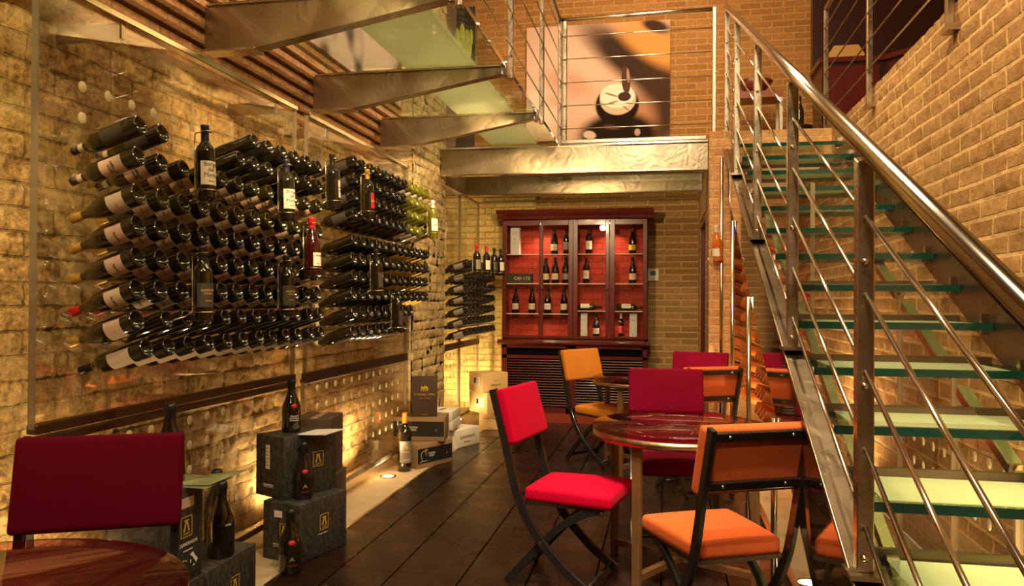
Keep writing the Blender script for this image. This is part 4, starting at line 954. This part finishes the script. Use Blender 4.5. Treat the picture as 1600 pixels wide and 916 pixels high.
b_, Lb, Wb, Hb = crate('wine_carton', (-1.985, 3.865), rB, perp(rB), .235, .33, .307, M['damask'], 'upper grey damask-patterned carton with leaflets on top, set askew on the lower one', grp='grey damask cartons')
emblem(b_, face_r(.235, .185)); sticker(b_, face_l(.13, .215), .035, .13, lines=6); text('VALDOBBIADENE\nDOCG  6 x 75 cl', .011, M['ink_white'], b_, face_l(.125, .06)); 
def stand(kind, u, v, z, lab, gl='g_dark', cm='cap_black', lm=None, let=(), seal=False, az=0, sc=1.0, yfix=None, **k):
    p = onz(u, v, z) if yfix is None else ony(u, v, yfix)
    o = bottle(kind, M[gl], M[cm], M[lm] if lm else None, lettering=let, seal=seal, **k)
    d = EYE-p; o.location = (p.x, p.y, z if yfix is None else p.z); o.rotation_euler = (0, 0, math.atan2(d.y, d.x)+math.radians(az)); o.scale = (sc,)*3
    if kind == 'champagne': o.name = 'sparkling_wine_bottle'; o.scale = (1.3*sc, 1.3*sc, 1.03*sc)
    if kind == 'magnum': o.name = 'magnum_bottle'
    return tag(o, lab, 'wine bottle', None)
PL = [('A', .030, .075, M['ink_gold']), ('PROSECCO', .008, .045, M['ink_red'])]
stand('champagne', 453, 893, .001, 'sparkling wine bottle with red seal standing on the floor before the lower damask carton', let=PL, seal=True, az=10, sc=.96)
stand('champagne', 474, 778, .307, 'sparkling wine bottle with red seal on the lower carton, in front of the upper carton', let=PL, seal=True, az=10, sc=.92)
stand('champagne', 455, 674, .638, 'sparkling wine bottle standing on top of the upper damask carton', let=[('Vigneto\nGiardino\nAsciutto', .014, .085, M['ink_white'])], seal=True, az=20, sc=.9)
lf = MB(); lf.add([(0,0,0),(.17,.02,.002),(.19,.20,.012),(.02,.17,.003)], [(0,1,2,3)]); lf.add([(.03,-.03,.003),(.15,-.01,.006),(.17,.15,.008),(.05,.13,.005)], [(0,1,2,3)])
q = lf.build('leaflet', M['paper'], label='white leaflets lying on top of the upper damask carton', cat='leaflet'); q.location = (-1.97, 3.98, .639); q.rotation_euler = (0, 0, -.15)
c0, *_ = crate('wine_carton', (-1.885, 4.30), (-.045, .28), (-.28, -.045), .22, .34, .001, M['card_brown'], 'lower plain brown carton behind the grey damask cartons', grp='plain brown cartons')
c1, *_ = crate('wine_carton', (-1.905, 4.29), (-.045, .28), (-.28, -.045), .22, .335, .342, M['card_brown'], 'upper plain brown carton with shiny tape behind the grey damask cartons', grp='plain brown cartons')
tp = MB().box(.01, .27, .09, .13, .335, .3358).build('tape', M['tape'], c1)
# left group
d0, *_ = crate('wine_carton', (-1.845, 2.935), (.0, .40), (-1, 0), .26, .25, .001, M['damask'], 'grey damask carton lying flat at the left, with two bottles on it', grp='grey damask cartons')
d2, *_ = crate('wine_carton', (-1.845, 2.52), (.0, .40), (-1, 0), .26, .25, .001, M['damask'], 'grey damask carton on the floor under the upright one, behind the plum chair', grp='grey damask cartons')
emblem(d0, face_r(.22, .12))
d1, *_ = crate('wine_carton', (-1.865, 2.62), (.01, .30), (-1, .03), .20, .375, .252, M['damask'], 'upright grey damask carton with map of Italy, behind the plum chair', grp='grey damask cartons')
text('CUARDENGHI', .019, M['ink_white'], d1, face_r(.205, .15)); text('Produttori vini', .010, M['ink_white'], d1, face_r(.205, .125))
emblem(d1, face_r(.195, .22)); sticker(d1, face_r(.20, .315), .08, .04, 'lab_pink')
it = MB().prism([(0,.0),(.012,.004),(.022,-.012),(.034,-.022),(.040,-.032),(.034,-.034),(.030,-.042),(.026,-.034),(.016,-.022),(.006,-.010),(-.004,-.006)], 'z', 0, .0006).box(.012, .022, -.048, -.043, 0, .0006).box(-.004, .001, -.034, -.022, 0, .0006)
q = it.build('map_print', M['ink_white'], d1); q.matrix_local = face_r(.225, .105) @ Matrix.Scale(1.1, 4)
text('I  Y  o', .014, M['ink_white'], d1, face_r(.18, .085))
stand('champagne', 345, 868, .252, 'dark sparkling wine bottle on the flat left carton, nearer of the two', let=[('SAN', .012, .14, M['ink_white'])], az=30)
stand('champagne', 338, 842, .252, 'dark sparkling wine bottle on the flat left carton, mostly hidden behind its twin')
q = stand('champagne', 266, 752, .627, 'dark sparkling wine bottle rising behind the plum chair back', let=[('Vigneto\nGiardino', .014, .085, M['ink_white'])], az=20); q.location = (-1.965, 2.86, .628)
br = MB().add([(-.06,-.05,.0),(.20,-.06,.004),(.24,.10,.02),(-.04,.12,.008)], [(0,1,2,3)]).add([(.02,-.05,.004),(.20,-.03,.012),(.30,.13,.05),(.14,.12,.02)], [(0,1,2,3)])
bm_ = mat('landscape_brochure', (.20,.22,.10), .3, var=.9, vscale=14, coat=.6)
q = br.build('brochure', bm_, label='glossy landscape brochure draped over the upright damask carton', cat='brochure'); q.location = (-1.98, 2.85, .632); q.rotation_euler = (0, .05, .1)

# magnum and the cartons beyond
stand('magnum', 632, 736, .001, 'big magnum bottle with orange capsule and grey label on the concrete strip', cm='cap_orange', lm='lab_grey', let=[('*', .07, .19, M['ink_gold']), ('RISERVA', .014, .165, M['ink_white']), ('AMARONE', .012, .10, M['ink_white'])], az=20, sc=.96)
rE = (.19, .37)
e0, Le, We, He = crate('wine_carton', (-1.955, 6.09), rE, perp(rE), .22, .195, .001, M['card_kraft'], 'lowest black and kraft carton with white line drawing, beside the magnum', grp='black and kraft cartons')
def kraft(o, L_, h):
    q = MB().box(.004, L_-.004, -.0012, 0, h*.2, h*.82).build('black_panel', M['card_black'], o)
    d = MB(); pts = [(.07+.028*math.cos(t)*(1+.15*math.sin(3*t)), -.002, h*.5+.042*math.sin(t)) for t in [2*PI*k/20 for k in range(17)]]
    d.tube(pts, .0014, 5); d.tube([(.03,-.002,h*.26),(.055,-.002,h*.30),(.085,-.002,h*.28),(.115,-.002,h*.30)], .0014, 5)
    d.tube([(.085,-.002,h*.66),(.09,-.002,h*.78),(.10,-.002,h*.68),(.11,-.002,h*.78),(.12,-.002,h*.66)], .0012, 5)
    d.build('line_drawing', M['ink_white'], o)
    text('CANTINA\nROSSO', .022, M['ink_white'], o, face_r(.165, h*.52, .002), width=.8); text('ll', .035, M['tape'], o, face_r(L_-.07, h*.45, .002))
kraft(e0, Le, He)
rF = (.425, .06)
f0, Lf, Wf, Hf = crate('wine_carton', (-2.215, 6.24), rF, perp(rF), .27, .20, .197, M['card_kraft'], 'upper black and kraft carton, under the tall brown box', grp='black and kraft cartons')
kraft(f0, Lf, Hf)
rS = (.205, .05)
s0, Ls, Ws, Hs = crate('wine_carton', (-2.065, 6.27), rS, (-.35, .94), .17, .325, .398, M['card_brown'], 'tall dark brown carton with a small castle drawing, on top of the black cartons')
text('ST MICHAEL - EPPAN', .024, M['ink_gold'], s0, face_r(.105, .185), width=.78); text('Südtirol - Alto Adige', .011, M['ink_gold'], s0, face_r(.105, .155)); text('Weissburgunder', .009, M['ink_gold'], s0, face_r(.105, .02))
cs_ = MB().prism([(-.03,0),(-.03,.03),(-.022,.045),(-.014,.03),(-.006,.034),(.0,.05),(.010,.034),(.018,.042),(.03,.028),(.03,0),(.022,0),(.022,.02),(.014,.02),(.014,0),(.006,0),(.006,.02),(-.004,.02),(-.004,0),(-.012,0),(-.012,.02),(-.022,.02),(-.022,0)], 'z', 0, .0006).build('castle_drawing', M['ink_gold'], s0)
cs_.matrix_local = face_r(.105, .215)
sticker(s0, face_l(.085, .15), .14, .075, 'lab_cream', 4); text('Eppan', .018, M['ink_gold'], s0, face_l(.09, .23))
rW = (.144, .364)
w0, Lw, Ww, Hw = crate('wine_carton', (-1.883, 7.0), rW, perp(rW), .26, .165, .001, M['card_white'], 'white carton with dark lettering, lowest at the right of the white stack', grp='white cartons')
text('Lentumacco', .052, M['ink'], w0, face_r(.19, .095), width=.95); text('Bolgheri Rosso', .016, M['ink'], w0, face_r(.18, .045))
w3, *_ = crate('wine_carton', (-2.09, 6.86), (.18, .01), perp((.18, .01)), .30, .19, .001, M['card_white'], 'white carton underneath the two flat white ones', grp='white cartons')
w1, *_ = crate('wine_carton', (-2.13, 6.86), (.255, .01), perp((.255, .01)), .32, .085, .192, M['card_white'], 'flat white carton, lower of the pair on the white stack', grp='white cartons')
w2, *_ = crate('wine_carton', (-2.135, 6.855), (.255, .01), perp((.255, .01)), .32, .085, .278, M['card_white'], 'flat white carton on top of the white stack', grp='white cartons')
for w in (w1, w2): text('X  9', .03, M['ink'], w, face_r(.05, .042)); text('Tenuta Rosso', .011, M['ink'], w, face_r(.15, .045))
MB().prism([(.10,.10),(.13,.10),(.16,.22),(.13,.22)], 'z', .0852, .0858).build('print_block', M['ink'], w2)
p = onz(748.5, 671.5, 0)
k0, *_ = crate('wine_crate', (p.x, p.y), (.275, .02), perp((.275, .02)), .30, .185, .001, M['pine'], 'lowest pine wine crate by the cabinet, with handwritten script', 'crate', 'pine wine crates')
text('Colle Massari', .034, M['ink'], k0, face_r(.13, .12), width=.9); text('Montecucco', .012, M['ink'], k0, face_r(.11, .02))
p = ony(761, 643, 7.98)
k1, *_ = crate('wine_crate', (p.x, p.y), (.19, .232), perp((.19, .232)), .31, .215, .187, M['pine'], 'middle pine wine crate, turned so its labelled end faces left', 'crate', 'pine wine crates')
p = ony(754, 610, 8.0)
k2, *_ = crate('wine_crate', (p.x, p.y), (.228, .21), perp((.228, .21)), .30, .205, .403, M['pine'], 'top pine wine crate of the stack beside the cabinet', 'crate', 'pine wine crates')
for k_ in (k1, k2):
    text('SERRAVOLA', .024, M['ink'], k_, face_r(.16, .075)); text('Vini', .012, M['ink'], k_, face_r(.16, .05)); text('* m *', .03, M['ink'], k_, face_r(.16, .12))
    sticker(k_, face_l(.12, .11), .13, .10, 'lab_white', 6); sticker(k_, face_l(.165, .12, .002), .035, .055, 'card_black')

# ================================================================== wine cabinet
X0, X1, YF, YB = -1.828, -.184, 8.79, 9.13
cab = empty('wine_cabinet', ((X0+X1)/2, YB, 0), label='tall dark red mahogany display cabinet with four glass doors and louvred base', cat='cabinet')
T = Matrix.Translation((-(X0+X1)/2, -YB, 0))
b = MB(); t_ = .03
b.box(X0, X0+t_, YF+.03, YB, .04, 2.29, M=T).box(X1-t_, X1, YF+.03, YB, .04, 2.29, M=T)
b.box(X0, X1, YF+.03, YB, 2.26, 2.30, M=T).box(X0, X1, YF+.03, YB, .90, .955, M=T).box(-1.02, -.99, YF+.03, YB, .955, 2.26, M=T)
b.build('carcass', M['mahogany'], cab, bevel=.002)
MB().box(X0+t_, X1-t_, YB-.02, YB, .955, 2.26, M=T).build('back_panel', M['red_panel'], cab)
MB().box(X0, X1, YB-.03, YB, .04, .9, M=T).build('back_panel', M['black_void'], cab)
MB().prism([(YF+.03, 2.29), (YF-.01, 2.30), (YF-.02, 2.33), (YF-.07, 2.36), (YF-.09, 2.40), (YB, 2.40), (YB, 2.29)], 'x', X0-.055, X1+.07, M=T).build('cornice', M['mahogany'], cab)
MB().prism([(YF-.01, .865), (YF-.05, .885), (YF-.055, .905), (YF-.03, .925), (YB, .925), (YB, .865)], 'x', X0-.04, X1+.03, M=T).build('ledge', M['mahogany'], cab)
dx = [X0, -1.385, -1.010, -.602, X1]
op = [(-1.775, -1.40), (-1.352, -1.062), (-.958, -.645), (-.543, -.234)]
for k in range(4):
    d = MB(); a, c2 = dx[k]+.003, dx[k+1]-.003; oa, ob_ = op[k]
    d.box(a, oa, YF, YF+.028, .945, 2.285, M=T).box(ob_, c2, YF, YF+.028, .945, 2.285, M=T).box(oa, ob_, YF, YF+.028, .945, .978, M=T).box(oa, ob_, YF, YF+.028, 2.262-.035+.0, 2.285, M=T)
    dd = d.build('door', M['mahogany'], cab, bevel=.003)
    MB().box(oa, ob_, YF+.012, YF+.016, .978, 2.227, M=T).build('pane', M['cab_pane'], dd)
    MB().lathe([(.0005,.022),(.009,.018),(.005,.006),(.005,0)], 10, M=T @ Matrix.Translation(((c2-.02) if k % 2 == 0 else (a+.02), YF, 1.5)) @ Matrix.Rotation(PI/2, 4, 'X')).build('knob', M['mahogany_dk'], dd)
SHZ = {0: (1.905, 1.570, 1.225), 1: (1.905, 1.570, 1.262)}
for side, (a, c2) in enumerate(((X0+t_, -1.02), (-.99, X1-t_))):
    for z in SHZ[side]: 
        s = MB().box(a, c2, YF+.05, YB-.02, z-.008, z, M=T); s.m = [1 if i == 2 else 0 for i in range(6)]
        s.build('shelf', [M['tread_glass'], M['lab_white']], cab)
for k, (a, c2) in enumerate(((X0, -1.035), (-1.035, X1))):
    d = MB()
    d.box(a, a+.06, YF+.005, YF+.03, .10, .865, M=T).box(c2-.05, c2, YF+.005, YF+.03, .10, .865, M=T).box(a, c2, YF+.005, YF+.03, .835, .868, M=T).box(a, c2, YF+.005, YF+.03, .715, .752, M=T).box(a, c2, YF+.005, YF+.03, .10, .165, M=T)
    lv = d.build('louvred_panel', M['mahogany'], cab)
    l = MB(); z = .18
    while z < .70: l.box(a+.06, c2-.05, -.008, .012, 0, .010, M=T @ Matrix.Translation((0, YF+.012, z)) @ Matrix.Rotation(-.5, 4, 'X')); z += .0298
    l.build('louvre', M['mahogany'], lv)
    MB().box(a+.06, c2-.05, YF+.06, YF+.065, .16, .84, M=T).build('void', M['black_void'], lv)
MB().box(X0-.01, X1+.01, YF-.03, YB, .0, .10, M=T).build('plinth', mat('red_wood_plinth', (.22,.03,.012), .3, coat=.5), cab)
for x in (-1.385, -.60):
    MB().lathe([(.0005,-.002),(.02,-.002),(.024,.004)], 14, M=T @ Matrix.Translation((x, YF+.15, 2.256))).build('cabinet_lamp', M['lamp_lens'], cab)
    spot('cabinet_spot', (x, YF+.15, 2.245), (x, YF+.20, 1), 16, 120, (1, .72, .48), .015, .8)
for x in (-1.385, -.60): spot('cabinet_spot', (x, YF+.12, 1.215), (x, YF+.2, 0), 2.5, 140, (1, .72, .48), .015, .8)
SL = {'t': 1.906, 'm': 1.571, 'l': 1.226, 'r': 1.263, 'b': .956}
def cabbot(u, sh, kind, lm, lab, sc=1, gl='g_dark', cm='cap_black', let=(), yy=8.97, **k):
    p = ony(u, 440, yy); o = bottle(kind, M[gl], M[cm], M[lm] if lm else None, lettering=let, **k)
    o.location = (p.x, yy, SL[sh]); o.rotation_euler = (0, 0, -PI/2); o.scale = (sc,)*3; tag(o, lab, 'wine bottle', 'old bottles in the display cabinet')
cabbot(866, 't', 'burgundy', 'lab_cream', 'cream-labelled bottle in the second door, top shelf, left one', 1.02, let=[('Barolo', .02, .08, M['ink'])])
cabbot(884.5, 't', 'bordeaux', 'lab_grey', 'tall tan-labelled bottle on the top shelf behind the second door, right one', .95)
cabbot(920, 't', 'bordeaux', 'lab_white', 'white-labelled bottle alone on the top shelf behind the third door', 1.02, let=[('I', .05, .10, M['ink'])])
cabbot(988, 't', 'champagne', 'lab_yellow', 'yellow-labelled bottle alone on the top shelf behind the fourth door', .98)
cabbot(853, 'm', 'burgundy', 'lab_cream', 'leftmost of three bottles on the second shelf behind the second door', 1.0, yy=9.0)
cabbot(867.5, 'm', 'burgundy', 'lab_cream', 'middle of three bottles on the second shelf behind the second door', 1.0, let=[('Doc', .02, .08, M['ink'])], yy=8.93)
cabbot(884, 'm', 'burgundy', 'lab_grey', 'rightmost of three bottles on the second shelf behind the second door', 1.02)
cabbot(916, 'm', 'bordeaux', 'lab_cream', 'cream-labelled bottle on the second shelf behind the third door', 1.0, let=[('Rosso', .018, .10, M['ink'])])
cabbot(988.5, 'm', 'burgundy', 'lab_cream', 'cream-labelled bottle on the second shelf behind the fourth door', 1.0)
cabbot(806, 'l', 'burgundy', 'lab_cream', 'bottle with square label on the third shelf behind the first door, left one', 1.0)
cabbot(831.5, 'l', 'burgundy', 'lab_cream', 'bottle at the right edge of the first door on the third shelf', 1.0)
cabbot(856, 'l', 'burgundy', 'lab_white', 'white-labelled bottle with round emblem on the third shelf, second door', 1.0, let=[('O', .04, .08, M['ink'])])
cabbot(881.5, 'l', 'burgundy', 'lab_cream', 'tan-labelled bottle on the third shelf, right side of the second door', .98)
cabbot(932, 'b', 'burgundy', 'lab_cream', 'cream-labelled bottle on the cabinet floor behind the third door', .93, let=[('Vin', .02, .08, M['ink'])])
cabbot(970.5, 'b', 'bordeaux', 'lab_red', 'red-labelled bottle with pale capsule on the cabinet floor, fourth door', .92, cm='cap_white', let=[('B\nI\nG\nB', .018, .10, M['ink_white'])])
def tin(u, sh, w, h, lab, let):
    p = ony(u, 440, 8.95); o = MB().box(-w/2, w/2, -w/2, w/2, 0, h).build('bottle_box', M['tin'], bevel=.004); o.location = (p.x, 8.97, SL[sh])
    for bd, s, z in let: text(bd, s, M['ink'], o, frame((0, -w/2-.001, z), (1, 0, 0)))
    tag(o, lab, 'box', 'white bottle boxes in the cabinet')
tin(805, 't', .105, .315, 'white bottle box standing on the top shelf behind the first door', [('Cuvée\nLouise', .022, .25), ('R', .03, .17), ('Brut', .02, .13)])
tin(913, 'b', .075, .275, 'slim white bottle box on the cabinet floor behind the third door', [('CAP', .018, .2), ('o', .03, .04)])
tin(990, 'b', .085, .275, 'slim white bottle box on the cabinet floor behind the fourth door', [('AMO', .02, .2), ('o', .03, .04)])
p = ony(811, 440, 8.93); o = MB().box(-.165, .155, -.05, .05, 0, .115).build('black_display_box', M['card_black'], bevel=.002, label='black box with gold lettering on the second shelf behind the first door', cat='box'); o.location = (p.x, 8.95, SL['m'])
text('OEI·173', .052, M['ink_gold'], o, frame((.04, -.051, .055), (1, 0, 0)), width=1.1)
for u, lab, lt in ((920, 'bottle lying on its side on the third shelf behind the third door', None), (984, 'bottle lying on its side with a white label on the third shelf, fourth door', 'MEZZA')):
    p = ony(u, 440, 8.95); o = bottle('bordeaux', M['g_olive'], M['cap_black'], M['lab_white'], lspan=50, lz=(.06, .16)); pose(o, (p.x-.15, 8.95, SL['r']+.0385), (1, 0, 0), (0, -.8, .6)); tag(o, lab, 'wine bottle', 'old bottles in the display cabinet')
    if lt: text(lt, .024, M['ink'], o, frame((.0392, 0, .11), (0, 0, 1), (0, -1, 0)))
    else: pass
# upstairs: one bottle silhouette beside the stair head
o = bottle('champagne', M['g_dark'], M['cap_black'], None); p = ony(1249, 190, 8.5); o.location = (p.x, 8.5, ZU+.35); tag(o, 'dark bottle standing on a stool at the head of the stair', 'wine bottle')
sl = empty('stool', (p.x, 8.5, ZU), label='low black stool at the head of the stair carrying a dark bottle', cat='stool')
MB().lathe([(.0005,.33),(.13,.33),(.13,.35),(.0005,.35)], 20).build('seat', M['black_wood'], sl)
for k in range(3): MB().tube([(.10*math.cos(k*2.1), .10*math.sin(k*2.1), .335), (.13*math.cos(k*2.1), .13*math.sin(k*2.1), 0)], .01).build('leg', M['black_wood'], sl)
